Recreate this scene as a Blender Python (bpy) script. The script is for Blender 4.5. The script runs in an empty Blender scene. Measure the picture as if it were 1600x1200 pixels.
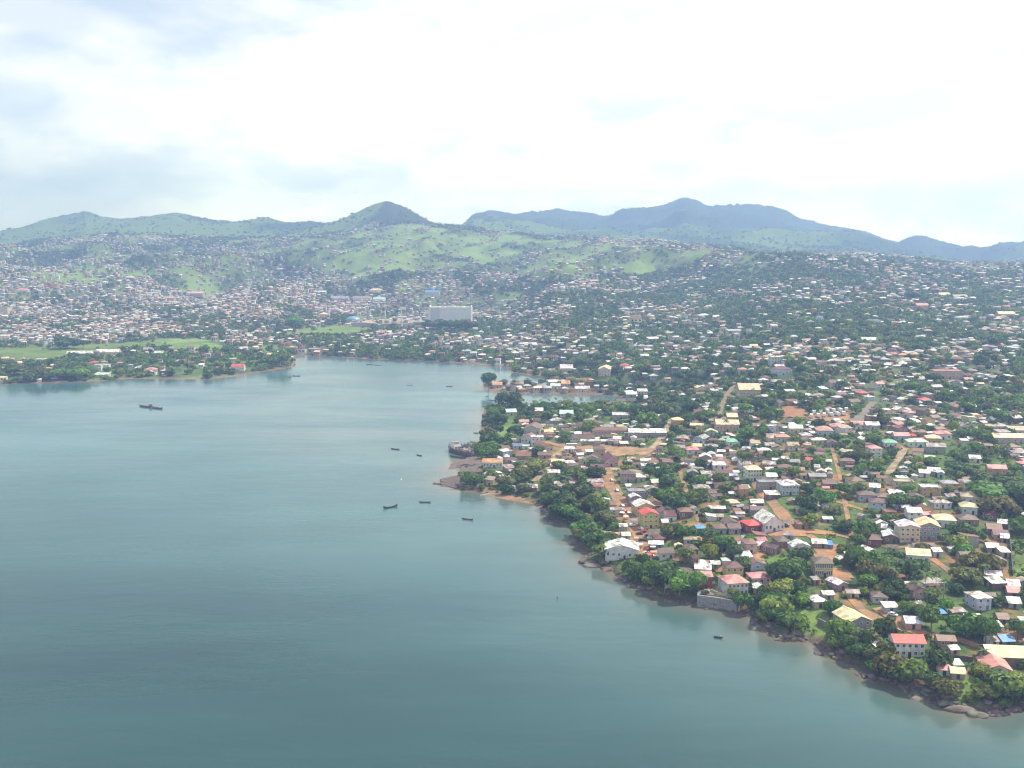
import bpy, math, random
import numpy as np
from mathutils import Vector
random.seed(7)
rng = np.random.default_rng(7)
S = bpy.context.scene
C = S.collection
R = math.radians

# ------------------------------------------------------------------ camera
HC, F, PITCH = 170.0, 1570.0, math.atan(200/1570)
cd = bpy.data.cameras.new("camera"); cam = bpy.data.objects.new("camera", cd); C.objects.link(cam)
cd.sensor_width = 36.0; cd.lens = 36*F/1600; cd.clip_start = 1.0; cd.clip_end = 60000
cam.location = (0, 0, HC); cam.rotation_euler = (R(90)-PITCH, 0, 0)
S.camera = cam
CT, ST = math.cos(PITCH), math.sin(PITCH)

# ------------------------------------------------------------------ light
SUN_AZ, SUN_EL = R(62), R(56)          # azimuth from straight ahead (+Y) clockwise towards +X
def N(nt, t, x=0, y=0, **kw):
    n = nt.nodes.new(t); n.location = (x, y)
    for k, v in kw.items():
        if k.startswith('i_'):
            n.inputs[int(k[2:]) if k[2:].isdigit() else k[2:].replace('_', ' ')].default_value = v
        else:
            setattr(n, k, v)
    return n
W = bpy.data.worlds.new("World"); S.world = W; W.use_nodes = True
nt = W.node_tree; nt.nodes.clear(); L = nt.links.new
out = N(nt, 'ShaderNodeOutputWorld'); bg = N(nt, 'ShaderNodeBackground'); bg.inputs[1].default_value = 0.1
sky = N(nt, 'ShaderNodeTexSky', sky_type='NISHITA', sun_disc=False, sun_elevation=SUN_EL, sun_rotation=SUN_AZ,
        altitude=100, air_density=1.0, dust_density=2.0, ozone_density=1.5)
tc = N(nt, 'ShaderNodeTexCoord'); sep = N(nt, 'ShaderNodeSeparateXYZ'); L(tc.outputs['Generated'], sep.inputs[0])
# cumulus: two samples of one noise, the second a little higher up, give lit tops and grey undersides
zz = N(nt, 'ShaderNodeMath', operation='MAXIMUM'); L(sep.outputs[2], zz.inputs[0]); zz.inputs[1].default_value = 0.0
def cloud(off, scale, detail):
    mp = N(nt, 'ShaderNodeMapping'); mp.inputs['Scale'].default_value = (1, 1, 2.3); mp.inputs['Location'].default_value = (1.9, .35, 2.2+off); L(tc.outputs['Generated'], mp.inputs[0])
    n = N(nt, 'ShaderNodeTexNoise'); n.inputs['Scale'].default_value = scale; n.inputs['Detail'].default_value = detail; n.inputs['Roughness'].default_value = .52; n.inputs['Distortion'].default_value = .25; L(mp.outputs[0], n.inputs['Vector']); return n
n1 = cloud(0, 3.4, 5); na, nb2 = cloud(0, 6.5, 9), cloud(.05, 6.5, 9)
df = N(nt, 'ShaderNodeMath', operation='SUBTRACT'); L(na.outputs[0], df.inputs[0]); L(nb2.outputs[0], df.inputs[1])
r2 = N(nt, 'ShaderNodeMapRange'); L(df.outputs[0], r2.inputs[0]); r2.inputs[1].default_value = -.13; r2.inputs[2].default_value = .035
bx = N(nt, 'ShaderNodeMath', operation='MULTIPLY_ADD'); L(sep.outputs[0], bx.inputs[0]); bx.inputs[1].default_value = .42; L(n1.outputs[0], bx.inputs[2])
bz = N(nt, 'ShaderNodeMath', operation='MULTIPLY_ADD'); L(zz.outputs[0], bz.inputs[0]); bz.inputs[1].default_value = -.75; L(bx.outputs[0], bz.inputs[2])
r1 = N(nt, 'ShaderNodeMapRange'); L(bz.outputs[0], r1.inputs[0]); r1.inputs[1].default_value = 0.20; r1.inputs[2].default_value = 0.42
cc = N(nt, 'ShaderNodeMix', data_type='RGBA'); cc.inputs[6].default_value = (8.3, 8.55, 8.95, 1); cc.inputs[7].default_value = (12.0, 11.4, 10.9, 1); L(r2.outputs[0], cc.inputs[0])
# sunlit cumulus banks low over the horizon
lo = N(nt, 'ShaderNodeMath', operation='DIVIDE'); L(zz.outputs[0], lo.inputs[0]); lo.inputs[1].default_value = -.075
le = N(nt, 'ShaderNodeMath', operation='EXPONENT'); L(lo.outputs[0], le.inputs[0])
lm = N(nt, 'ShaderNodeMix', data_type='RGBA'); L(le.outputs[0], lm.inputs[0]); lm.inputs[6].default_value = (1, 1, 1, 1); lm.inputs[7].default_value = (2.5, 2.2, 1.95, 1)
cm = N(nt, 'ShaderNodeMix', data_type='RGBA', blend_type='MULTIPLY'); cm.inputs[0].default_value = 1; L(cc.outputs[2], cm.inputs[6]); L(lm.outputs[2], cm.inputs[7])
mx = N(nt, 'ShaderNodeMix', data_type='RGBA'); L(sky.outputs[0], mx.inputs[6]); L(cm.outputs[2], mx.inputs[7])
fm = N(nt, 'ShaderNodeMapRange'); L(r1.outputs[0], fm.inputs[0]); fm.inputs[3].default_value = 0.45; fm.inputs[4].default_value = 1.0
L(fm.outputs[0], mx.inputs[0]); L(mx.outputs[2], bg.inputs[0]); L(bg.outputs[0], out.inputs[0])

sl = bpy.data.lights.new("sun", 'SUN'); sl.energy = 4.7; sl.angle = R(0.6); sl.color = (1.0, 0.95, 0.87)
sun = bpy.data.objects.new("sun", sl); C.objects.link(sun)
sd_ = Vector((math.sin(SUN_AZ)*math.cos(SUN_EL), math.cos(SUN_AZ)*math.cos(SUN_EL), math.sin(SUN_EL)))
sun.rotation_euler = sd_.to_track_quat('Z', 'Y').to_euler(); sun.location = (2000, 500, 3000)
S.view_settings.view_transform = 'Standard'; S.view_settings.look = 'None'; S.view_settings.gamma = 1
S.view_settings.exposure = 0.45; S.view_settings.use_curve_mapping = False
S.render.engine = 'CYCLES'; S.render.filter_size = 1.2; S.cycles.filter_width = 1.2
cy = S.cycles; cy.use_denoising = True; cy.max_bounces = 5; cy.diffuse_bounces = 2; cy.glossy_bounces = 2
cy.transmission_bounces = 2; cy.transparent_max_bounces = 4; cy.volume_bounces = 0; cy.use_adaptive_sampling = True; cy.adaptive_threshold = 0.01

# ------------------------------------------------------------------ small maths
def fract(x): return x-np.floor(x)
def hsh(i, j, s): return fract(np.sin(i*127.1+j*311.7+s*74.7)*43758.5453)
def vnoise(x, y, s=0):
    x = np.asarray(x, float); y = np.asarray(y, float)
    i, j = np.floor(x), np.floor(y); fx, fy = x-i, y-j
    fx = fx*fx*(3-2*fx); fy = fy*fy*(3-2*fy)
    a, b, c, d = hsh(i, j, s), hsh(i+1, j, s), hsh(i, j+1, s), hsh(i+1, j+1, s)
    return (a*(1-fx)+b*fx)*(1-fy)+(c*(1-fx)+d*fx)*fy
def fbm(x, y, s=0, o=4):
    t, a, n = 0, 1.0, 0
    for k in range(o):
        t = t+a*vnoise(x, y, s+k*13); n += a; a *= .5; x = x*2.03+5.1; y = y*2.03+1.7
    return t/n
def sstep(a, b, x):
    t = np.clip((x-a)/(b-a), 0, 1); return t*t*(3-2*t)
def inpoly(px, py, poly):
    r = np.zeros(np.shape(px), bool); n = len(poly)
    for k in range(n):
        x0, y0 = poly[k]; x1, y1 = poly[(k+1) % n]
        if y0 == y1: continue
        c = ((y0 > py) != (y1 > py)) & (px < (x1-x0)*(py-y0)/(y1-y0)+x0)
        r ^= c
    return r
def segdist(px, py, pts, closed=False):
    d = np.full(np.shape(px), 1e9); n = len(pts)
    for k in range(n if closed else n-1):
        x0, y0 = pts[k]; x1, y1 = pts[(k+1) % n]
        ex, ey = x1-x0, y1-y0; l2 = ex*ex+ey*ey+1e-9
        t = np.clip(((px-x0)*ex+(py-y0)*ey)/l2, 0, 1)
        d = np.minimum(d, np.hypot(px-x0-t*ex, py-y0-t*ey))
    return d
def ray(u, v):
    yv = (600-v)/F; dyy = CT+yv*ST
    return (u-800)/F/dyy, (-ST+yv*CT)/dyy          # x/y and slope z/y of the sight line
def at0(u, v, z=0.0):
    a, s = ray(u, v); Y = (z-HC)/s
    return (a*Y, Y)
def project(x, y, z):
    dz = z-HC; f = y*CT-dz*ST; up = y*ST+dz*CT
    return 800+F*x/f, 600-F*up/f

# ------------------------------------------------------------------ terrain
COAST_PX = [(1760,1165),(1600,1109),(1585,1108),(1560,1112),(1500,1112),(1478,1106),(1470,1098),(1440,1090),(1405,1076),(1385,1066),(1360,1060),
 (1350,1049),(1325,1036),(1300,1027),(1280,1014),(1262,1001),(1240,998),(1225,1000),(1205,993),(1190,977),(1180,967),(1150,958),(1130,952),
 (1095,948),(1085,943),(1060,939),(1035,935),(1015,926),(990,913),(965,903),(955,891),(940,885),(912,878),(920,868),(910,856),(895,849),(908,840),
 (902,826),(880,821),(858,809),(853,798),(830,787),(800,782),(775,777),(750,769),(720,767),(700,761),(686,757),(688,749),(715,743),(720,731),
 (700,734),(706,722),(726,717),(736,705),(757,688),(757,680),(752,666),(752,650),(757,641),(764,636),(800,637),(850,638),(900,639),(950,637),(985,634),(1012,632),
 (1018,628),(1000,624),(985,622),(950,617),(900,616),(850,615),(810,614),(775,613),(757,608),(754,601),(775,600),(800,601),(812,600),(830,600),(870,598),(880,593),(876,592),(850,588),(820,585),
 (800,581),(812,577),(780,572),(700,566),(640,563),(560,560),(520,557),(480,556),(463,553),(462,566),(455,574),(430,578),(390,584),(360,589),
 (320,593),(270,592),(200,592),(150,596),(100,597),(50,599),(0,600),(-160,604),(-420,600)]
COAST = [at0(u, v) for u, v in COAST_PX]
LAND = COAST+[(-15000, 1900), (-15000, 14000), (15000, 14000), (15000, 100), (600, 250)]
def zv(Y, v): return HC-(v-400)/F*Y
NEARY = []
def col(u, prof, near, dip, far, farY=8000):
    p = list(prof)+[near and (near[0], zv(*near))]+[(dip[0], zv(*dip))]
    vm = dip[1]*.45+far*.55
    p += [((dip[0]+farY)*.5, zv((dip[0]+farY)*.5, vm)), (farY, zv(farY, far)), (farY*1.12, zv(farY, far)-90), (11500, 40)]
    NEARY.append(near[0]); return u, p
PL = [(300,2),(1300,3),(1450,7),(1900,13),(2300,27),(2700,52),(3100,90),(3600,140)]
PC = [(300,2),(1500,3),(1690,5),(1900,12),(2200,16),(2600,32),(3000,68),(3500,138)]
def PM(*z): return list(zip((300,600,900,1300,1700,2200,2700), z))
PR = [(300,2),(400,6),(500,11),(700,25),(1000,40),(1300,52),(1700,71),(2200,108),(2600,144)]
PQ = [(300,2),(400,6),(500,14),(700,27),(1000,40),(1300,50),(1700,66),(2200,94),(2600,120)]
COLS = [
 col(-700,PL,(4300,400),(4700,402),372,5600), col(-300,PL,(4300,395),(4700,396),368,5600), col(0,PL,(4300,386),(4700,388),355,5600), col(70,PL,(4300,376),(4700,380),345,5600),
 col(135,PL,(4300,370),(4700,374),332,5600), col(200,PL,(4300,365),(4700,370),340,5600), col(280,PL,(4300,368),(4700,372),336,5600), col(330,PL,(4300,370),(4700,374),343,5600),
 col(420,PL,(4250,372),(4700,372),334,5600), col(490,PC,(4150,370),(4500,366),347,5300), col(545,PC,(4050,368),(4300,362),336,4800), col(575,PC,(4000,366),(4250,358),320,4750),
 col(605,PC,(4000,366),(4250,358),309,4700), col(635,PC,(4000,365),(4250,357),320,4750), col(670,PC,(4050,362),(4300,358),344,4700), col(700,PC,(4150,358),(4350,357),353,4800),
 col(735,PC,(4200,358),(5000,364),347,8000), col(765,PC,(4200,362),(5000,366),337,8000), col(810,PC[:-2]+[(3000,85),(3500,150)],(4150,366),(5000,372),342,8000), col(870,PM(3,5,7,14,32,62,112),(3950,372),(5000,378),330,8000),
 col(940,PM(3,7,9,16,32,62,112),(3800,376),(4800,380),333,8000), col(1000,PM(3,8,14,20,32,62,112),(3600,379),(4600,384),330,8000), col(1035,PM(3,9,16,24,36,66,115),(3550,381),(4500,386),327,8000),
 col(1070,PM(3,12,19,28,40,70,118),(3500,384),(4500,388),309,8000), col(1110,PM(3,13,21,31,44,76,122),(3400,388),(4400,391),325,8000), col(1150,PM(3,13,23,34,48,82,126),(3300,391),(4300,394),322,8000),
 col(1190,PM(4,14,28,40,55,92,135),(3200,396),(4200,398),325,8000), col(1240,PR,(3100,401),(4100,402),337,8000), col(1300,PR,(3000,399),(4000,401),350,8000), col(1350,PR,(3000,397),(4000,401),362,8000),
 col(1400,PR,(3000,402),(4000,406),379,8000), col(1440,PQ,(3000,408),(4000,410),377,8000), col(1485,PQ,(3000,414),(4000,414),391,8000), col(1530,PQ,(3000,417),(4000,416),395,8000), col(1560,PQ,(3000,418),(4000,417),387,8000), col(1600,PQ,(3000,421),(4000,418),385,8000),
 col(1900,PQ,(3000,424),(4000,420),380,8000), col(2300,PQ,(3000,424),(4000,420),380,8000)]
NA, NY = 690, 760
AA = np.concatenate([np.linspace(-1.25,-.56,40,endpoint=False), np.linspace(-.56,.56,NA-100), np.linspace(.56,1.25,61)[1:]])
Y0, Y1 = 300.0, 10500.0
LY = np.concatenate([np.linspace(math.log(Y0), math.log(4800), NY-110), np.linspace(math.log(4800), math.log(Y1), 111)[1:]])
YY = np.exp(LY)
ug = 800+AA*1583
prof = np.array([np.interp(LY, np.log([p[0] for p in sorted(pr)]), [p[1] for p in sorted(pr)]) for _, pr in COLS])
us = np.array([c[0] for c in COLS], float)
ZG = np.empty((NY, NA))
for j in range(NY): ZG[j] = np.interp(ug, us, prof[:, j])
def blur(g, s, ax):
    k = np.arange(-int(3*s), int(3*s)+1); w = np.exp(-k*k/(2*s*s)); w /= w.sum()
    p = np.pad(g, [(len(k)//2,)*2 if i == ax else (0, 0) for i in range(2)], mode='edge')
    return sum(w[q]*np.take(p, np.arange(q, q+g.shape[ax]), axis=ax) for q in range(len(k)))
ZS = blur(blur(ZG, 4, 0), 1.1, 1); ZG = blur(blur(ZG, 5, 0), 3.0, 1); fw = sstep(4300, 4900, YY)[:, None]; ZG = ZG*(1-fw)+ZS*fw
XG = AA[None, :]*YY[:, None]; YG = np.repeat(YY[:, None], NA, 1)
# relief: gullies on the hillsides, mild bumps on the low ground
hill = sstep(2300, 3600, YG)*1.0
rid = 1-np.abs(2*fbm(XG/420+.7*fbm(XG/900, YG/900, 4), YG/700, 3, 4)-1)
RY = np.interp(ug, us, NEARY)[None, :]; slo = sstep(2150, 2900, YG)*(1-.8*sstep(RY-500, RY-40, YG))*(YG < RY+400)
rid2 = 1-np.abs(2*fbm(XG/620+.5*fbm(XG/800, YG/800, 14), YG/800, 41, 3)-1)
ZG += slo*((rid2-.7)*130+(rid-.72)*60)
mtn = sstep(4700, 5600, YG)*(1-.72*np.exp(-((YG-np.where(ug[None, :] > 715, 8000, 5400))/500)**2))
ZG += mtn*((1-np.abs(2*fbm(XG/900+.6*fbm(XG/700, YG/700, 24), YG/1100, 43, 5)-1))-.80)*330
ZG += sstep(2600,4000,YG)*(fbm(XG/70, YG/90, 9, 3)-.5)*9
ZG += (fbm(XG/38, YG/38, 21, 3)-.5)*2.4*sstep(380, 600, YG)
SDG = np.full((NY, NA), 900.0)
mk = YY < 2300
dd = segdist(XG[mk], YG[mk], COAST)
ins = inpoly(XG[mk], YG[mk], LAND)
SDG[mk] = np.where(ins, dd, -dd)
rocky = ((YG < 700) & (XG > 20)).astype(float)
shore = np.where(rocky > 0, np.interp(SDG, [-900,-40,-3,0,5,14,30,60,900],[-9,-5,-1.0,0.15,2.6,5.0,8.5,30,900]),
                 np.interp(SDG, [-900,-40,-3,0,8,20,50,90,900],[-9,-3,-.6,0.1,.9,2.2,6,30,900]))
ZG = np.where(SDG < 0, np.minimum(shore, -.25), np.minimum(ZG, shore))
ZG = np.where((SDG > 3) & (ZG < .6), .6, ZG)
TERR = [at0(1091.5,944.6),at0(1110,947),at0(1135,950.6),at0(1149.5,955),at0(1172,938),at0(1172,915),at0(1095,905)]
ZG[inpoly(XG, YG, TERR)] = np.maximum(ZG[inpoly(XG, YG, TERR)], 4.9)
def cell(x, y):
    y = np.maximum(np.asarray(y, float), Y0+.01); a = np.asarray(x, float)/y
    i = np.clip(np.interp(a, AA, np.arange(NA)), 0, NA-1.001); j = np.clip(np.interp(np.log(y), LY, np.arange(NY)), 0, NY-1.001)
    return i, j
def bil(g, x, y):
    i, j = cell(x, y); i0 = i.astype(int); j0 = j.astype(int); fi = i-i0; fj = j-j0
    return (g[j0, i0]*(1-fi)+g[j0, i0+1]*fi)*(1-fj)+(g[j0+1, i0]*(1-fi)+g[j0+1, i0+1]*fi)*fj
def H(x, y): return float(bil(ZG, np.array(x), np.array(y)))
def SDF(x, y): return float(bil(SDG, np.array(x), np.array(y)))
def hit(u, v):
    """where the sight line through a photo pixel meets the ground or the water"""
    a, s = ray(u, v); i = float(np.clip(np.interp(a, AA, np.arange(NA)), 0, NA-1.001)); i0 = int(i); f = i-i0
    zc = np.maximum(ZG[:, i0]*(1-f)+ZG[:, i0+1]*f, 0); g = zc-(HC+s*YY)
    k = np.nonzero(g >= 0)[0]
    if len(k) == 0: return None
    k = k[0]
    if k == 0: Y = -HC/s; return (a*Y, Y, 0.0)
    t = -g[k-1]/(g[k]-g[k-1]+1e-9); Y = YY[k-1]+t*(YY[k]-YY[k-1])
    return (a*Y, Y, float(zc[k-1]+t*(zc[k]-zc[k-1])))
UG, VG = project(XG, YG, np.maximum(ZG, 0))
slope = (np.maximum(ZG, 0)-HC)/YG
RUN = np.maximum.accumulate(slope, 0)
def poly_px(pp): return [hit(u, v)[:2] for u, v in pp]

# ------------------------------------------------------------------ land cover (albedo of the ground) and densities per hectare
EARTH, GRASS, SCRUB, TOWN, BRIGHT, FOREST = map(np.array, [(.30,.165,.085),(.125,.185,.052),(.055,.085,.032),(.17,.14,.105),(.205,.285,.075),(.035,.062,.028)])
HD = np.where(YG < 1150, 80.0, 17.0); TD = np.where(YG < 1150, 62.0, 50.0)
COVW = np.zeros((NY, NA, 3)) + (EARTH*.28+GRASS*.34+SCRUB*.38)
nz = fbm(XG/22, YG/22, 31, 4)[..., None]; nb = fbm(XG/130, YG/130, 37, 3)[..., None]
mixn = np.clip((nz-.5)*3.2+.5, 0, 1); mixe = np.clip((nz-.60)*5+.5, 0, 1)
COVW = np.where(YG[..., None] < 1500, EARTH*mixe*.9+(GRASS*nb+SCRUB*(1-nb))*(1-mixe*.9), TOWN*.30+SCRUB*.45+GRASS*.25*nb*2)
WU = (fbm(XG/60, YG/90, 71, 3)-.5)*(18+26*sstep(1500, 2600, YG)); WV = (fbm(XG/70, YG/120, 72, 3)-.5)*(10+26*sstep(1700, 2800, YG))
WU *= sstep(900, 1300, YG); WV *= sstep(900, 1300, YG)
ZONES = []     # (polygon in photo pixels, houses per ha, trees per ha, ground)
def zone(pp, h, t, a=None, b=None, minY=0):
    m = inpoly(UG+WU, VG+WV, pp) & (slope >= RUN-2e-3) & (YG >= minY)
    HD[m] = h; TD[m] = t
    if a is not None: COVW[m] = (a*mixn+(a if b is None else b)*(1-mixn))[m]
zone([(-60,540),(-60,436),(150,440),(330,452),(640,455),(640,470),(520,500),(470,528),(330,522),(150,532)], 36, 24, TOWN, SCRUB)
zone([(-60,440),(-60,395),(200,374),(300,378),(420,402),(640,425),(900,425),(1000,430),(1000,458),(640,458),(330,455)], 8, 32, BRIGHT*.35+GRASS*.5, SCRUB)
zone([(400,402),(400,378),(560,366),(720,350),(800,365),(900,380),(1000,382),(1110,395),(1050,432),(900,432),(700,420),(560,425)], 3.5, 6, BRIGHT, GRASS*1.1)
zone([(620,470),(640,425),(900,428),(1040,432),(1000,470),(900,500),(740,520),(740,470)], 15, 38, TOWN*.4+GRASS*.5, SCRUB)
zone([(900,500),(1000,440),(1060,400),(1120,378),(1340,385),(1900,405),(1900,520),(1300,540),(1000,560),(900,540)], 6, 68, GRASS, FOREST)
zone([(880,570),(1000,545),(1300,530),(1640,510),(1640,640),(1300,650),(1000,625)], 17, 56, TOWN*.3+GRASS*.6, SCRUB)
zone([(-60,602),(-60,536),(110,540),(330,530),(450,545),(465,575),(330,596)], 3, 34, GRASS, SCRUB)
zone([(-60,560),(-60,548),(60,545),(150,538),(250,530),(330,533),(350,545),(340,550),(250,546),(160,550),(80,562)], 0, 0.6, BRIGHT*.7, GRASS*.8)
zone([(240,532),(300,527),(345,540),(360,552),(330,552),(290,540)], 0, 0, BRIGHT, GRASS)
zone([(0,586),(0,575),(60,568),(130,565),(150,570),(120,582)], 3, 50, GRASS, SCRUB)
zone([(505,562),(505,535),(560,530),(760,540),(800,560),(720,566)], 8, 62, SCRUB, FOREST)
zone([(440,530),(470,512),(560,512),(580,520),(560,525),(480,524)], 0, 1, BRIGHT*.8, GRASS)
zone([(520,512),(540,494),(700,494),(690,518),(600,516)], 2, 3, TOWN, GRASS)
zone([(660,525),(670,505),(790,505),(830,520),(760,530)], 8, 55, SCRUB, FOREST)
zone([(752,668),(752,636),(1000,634),(1010,655),(960,668),(830,664)], 10, 52, SCRUB, GRASS)
zone([(752,682),(760,664),(812,664),(812,682),(780,690)], 0, 4, BRIGHT*.8, GRASS)
zone([(985,650),(985,615),(1040,600),(1100,625),(1080,655)], 4, 70, SCRUB, FOREST)
zone([(770,612),(800,600),(920,598),(960,612),(900,617)], 60, 18, EARTH*.5, GRASS*.8)
zone([(1095,740),(1090,708),(1170,700),(1185,735)], 75, 16, TOWN, EARTH)
zone([(852,806),(862,768),(905,758),(940,780),(968,815),(958,862),(915,852)], 0, 95, SCRUB, FOREST)
zone([(1025,805),(1030,742),(1090,745),(1095,800)], 6, 66, SCRUB, GRASS)
zone([(1525,812),(1520,742),(1640,730),(1640,812)], 0, 85, SCRUB, FOREST)
zone([(1578,900),(1574,815),(1640,815),(1640,905)], 0, 10, BRIGHT*.75, SCRUB)
zone([(1310,938),(1310,885),(1400,882),(1405,935)], 8, 62, SCRUB, GRASS)
zone([(1190,960),(1192,868),(1262,862),(1268,930),(1250,965)], 3, 72, SCRUB, GRASS)
zone([(1245,1000),(1240,945),(1290,948),(1300,985),(1270,1000)], 2, 22, BRIGHT*.8, GRASS)
zone([(1440,1000),(1430,900),(1560,905),(1560,1000)], 14, 55, SCRUB, GRASS)
zone([(1330,745),(1330,700),(1420,700),(1420,740)], 16, 50, SCRUB, GRASS)
zone([(1440,770),(1440,700),(1560,690),(1600,740),(1520,745)], 8, 55, GRASS, SCRUB)
zone([(1478,1096),(1470,1066),(1520,1058),(1535,1085)], 1, 8, BRIGHT*.85, GRASS)
far = YG > 4350
TD[far] = 2.5; HD[far] = 0
HD *= 1-.8*sstep(3000, 3900, YG)*(1-.35*(XG < -500))
fz = np.clip((fbm(XG/300, YG/420, 77, 4)-.42)*5, 0, 1)[..., None]
COVW = np.where(far[..., None], FOREST*1.25*fz+(GRASS*.95)*(1-fz), COVW)
COVW = np.where((YG > 6000)[..., None], FOREST*.9+GRASS*.12, COVW)
gp = (inpoly(UG, VG, [(400,380),(560,366),(605,312),(680,340),(760,356),(700,380)])) & (YG > 4350)
COVW[gp] = (FOREST*.8*(mixn*.6+.4)+GRASS*.25*(1-mixn))[gp]
pch = np.clip((fbm(XG/85, YG/130, 91, 3)-.5)*2.6+.5, 0, 1); far1 = sstep(560, 900, YG)
TD *= 1+far1*(.35+1.3*pch-1); HD *= 1+far1*(1.55-1.1*pch-1)
HD *= 1+sstep(1500, 2200, YG)*(np.clip(2.3*(1-pch), .12, 2.2)-1)
bp = np.clip((fbm(XG/190, YG/260, 93, 4)-.43)*6, 0, 1)*sstep(2200, 2900, YG)*(YG < 4300); COVW += (BRIGHT-COVW)*(bp*.75)[..., None]; TD *= 1-.65*bp
mot = np.clip((fbm(XG/75, YG/120, 95, 4)-.5)*3+.5, 0, 1); hs = sstep(2300, 2900, YG)*(YG < 4350); COVW *= (1-hs*.62*(1-mot))[..., None]; TD *= 1+hs*(np.clip(2.6*(1-mot)-.55, 0, 2)-1)
TD[YG < 560] *= 1.1
cliff = np.exp(-(np.maximum(SDG, 0)/np.where(rocky > 0, 3.5, 10.0))**2)[..., None]
COVW = COVW*(1-cliff)+np.where((rocky > 0)[..., None], np.array((.115,.09,.07)), np.array((.20,.135,.095)))*cliff*(.6+.8*nz)
gaps = inpoly(UG, VG, [(1236,1004),(1232,940),(1302,945),(1312,985),(1292,1012)]) | inpoly(UG, VG, [(1468,1108),(1460,1058),(1532,1050),(1548,1094)]) | inpoly(UG, VG, [(930,892),(936,850),(1004,850),(1000,880),(985,892)])
TD[gaps] *= .35; HD[gaps] = 0
strip = (SDG > 1) & (SDG < 26) & (YG < 640) & (XG > 10) & ~gaps & (fbm(XG/14, YG/14, 88, 2) > .40)
TD[strip] = np.maximum(TD[strip], 125); HD[strip] = 0
HD[SDG < 7] = 0; TD[SDG < np.where(rocky > 0, 1.2, 3)] = 0
HD[(SDG < 30) & (YG > 640) & (YG < 1000) & (XG < 40)] *= .12

# ------------------------------------------------------------------ materials
def mat(name, rough=.8, spec=.3):
    m = bpy.data.materials.new(name); m.use_nodes = True
    b = m.node_tree.nodes['Principled BSDF']; b.inputs['Roughness'].default_value = rough; b.inputs['Specular IOR Level'].default_value = spec
    return m, m.node_tree, b, m.node_tree.links.new
def base_col(nt):
    """face colour attribute x object colour"""
    a = N(nt, 'ShaderNodeAttribute', attribute_name='col'); o = N(nt, 'ShaderNodeObjectInfo')
    mx = N(nt, 'ShaderNodeMix', data_type='RGBA', blend_type='MULTIPLY'); mx.inputs[0].default_value = 1
    nt.links.new(a.outputs['Color'], mx.inputs[6]); nt.links.new(o.outputs['Color'], mx.inputs[7])
    return mx.outputs[2], o
def obj_vec(nt, o, k=60):
    t = N(nt, 'ShaderNodeTexCoord'); m = N(nt, 'ShaderNodeMath', operation='MULTIPLY'); m.inputs[1].default_value = k
    nt.links.new(o.outputs['Random'], m.inputs[0]); v = N(nt, 'ShaderNodeVectorMath', operation='ADD')
    nt.links.new(t.outputs['Object'], v.inputs[0]); nt.links.new(m.outputs[0], v.inputs[1]); return v.outputs[0]
def noise(nt, vec, scale, detail=4, rough=.55):
    n = N(nt, 'ShaderNodeTexNoise'); n.inputs['Scale'].default_value = scale; n.inputs['Detail'].default_value = detail; n.inputs['Roughness'].default_value = rough
    if vec is not None: nt.links.new(vec, n.inputs['Vector'])
    return n.outputs[0]
def mapr(nt, v, a, b, c=0, d=1):
    m = N(nt, 'ShaderNodeMapRange'); nt.links.new(v, m.inputs[0]); m.inputs[1].default_value = a; m.inputs[2].default_value = b; m.inputs[3].default_value = c; m.inputs[4].default_value = d; return m.outputs[0]
def mixc(nt, f, a, b, bt='MIX'):
    m = N(nt, 'ShaderNodeMix', data_type='RGBA', blend_type=bt)
    if isinstance(f, float): m.inputs[0].default_value = f
    else: nt.links.new(f, m.inputs[0])
    for i, x in ((6, a), (7, b)):
        if isinstance(x, tuple): m.inputs[i].default_value = (*x, 1)
        else: nt.links.new(x, m.inputs[i])
    return m.outputs[2]
def mathn(nt, op, a, b):
    m = N(nt, 'ShaderNodeMath', operation=op)
    for i, x in ((0, a), (1, b)):
        if isinstance(x, (int, float)): m.inputs[i].default_value = x
        else: nt.links.new(x, m.inputs[i])
    return m.outputs[0]

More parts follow.
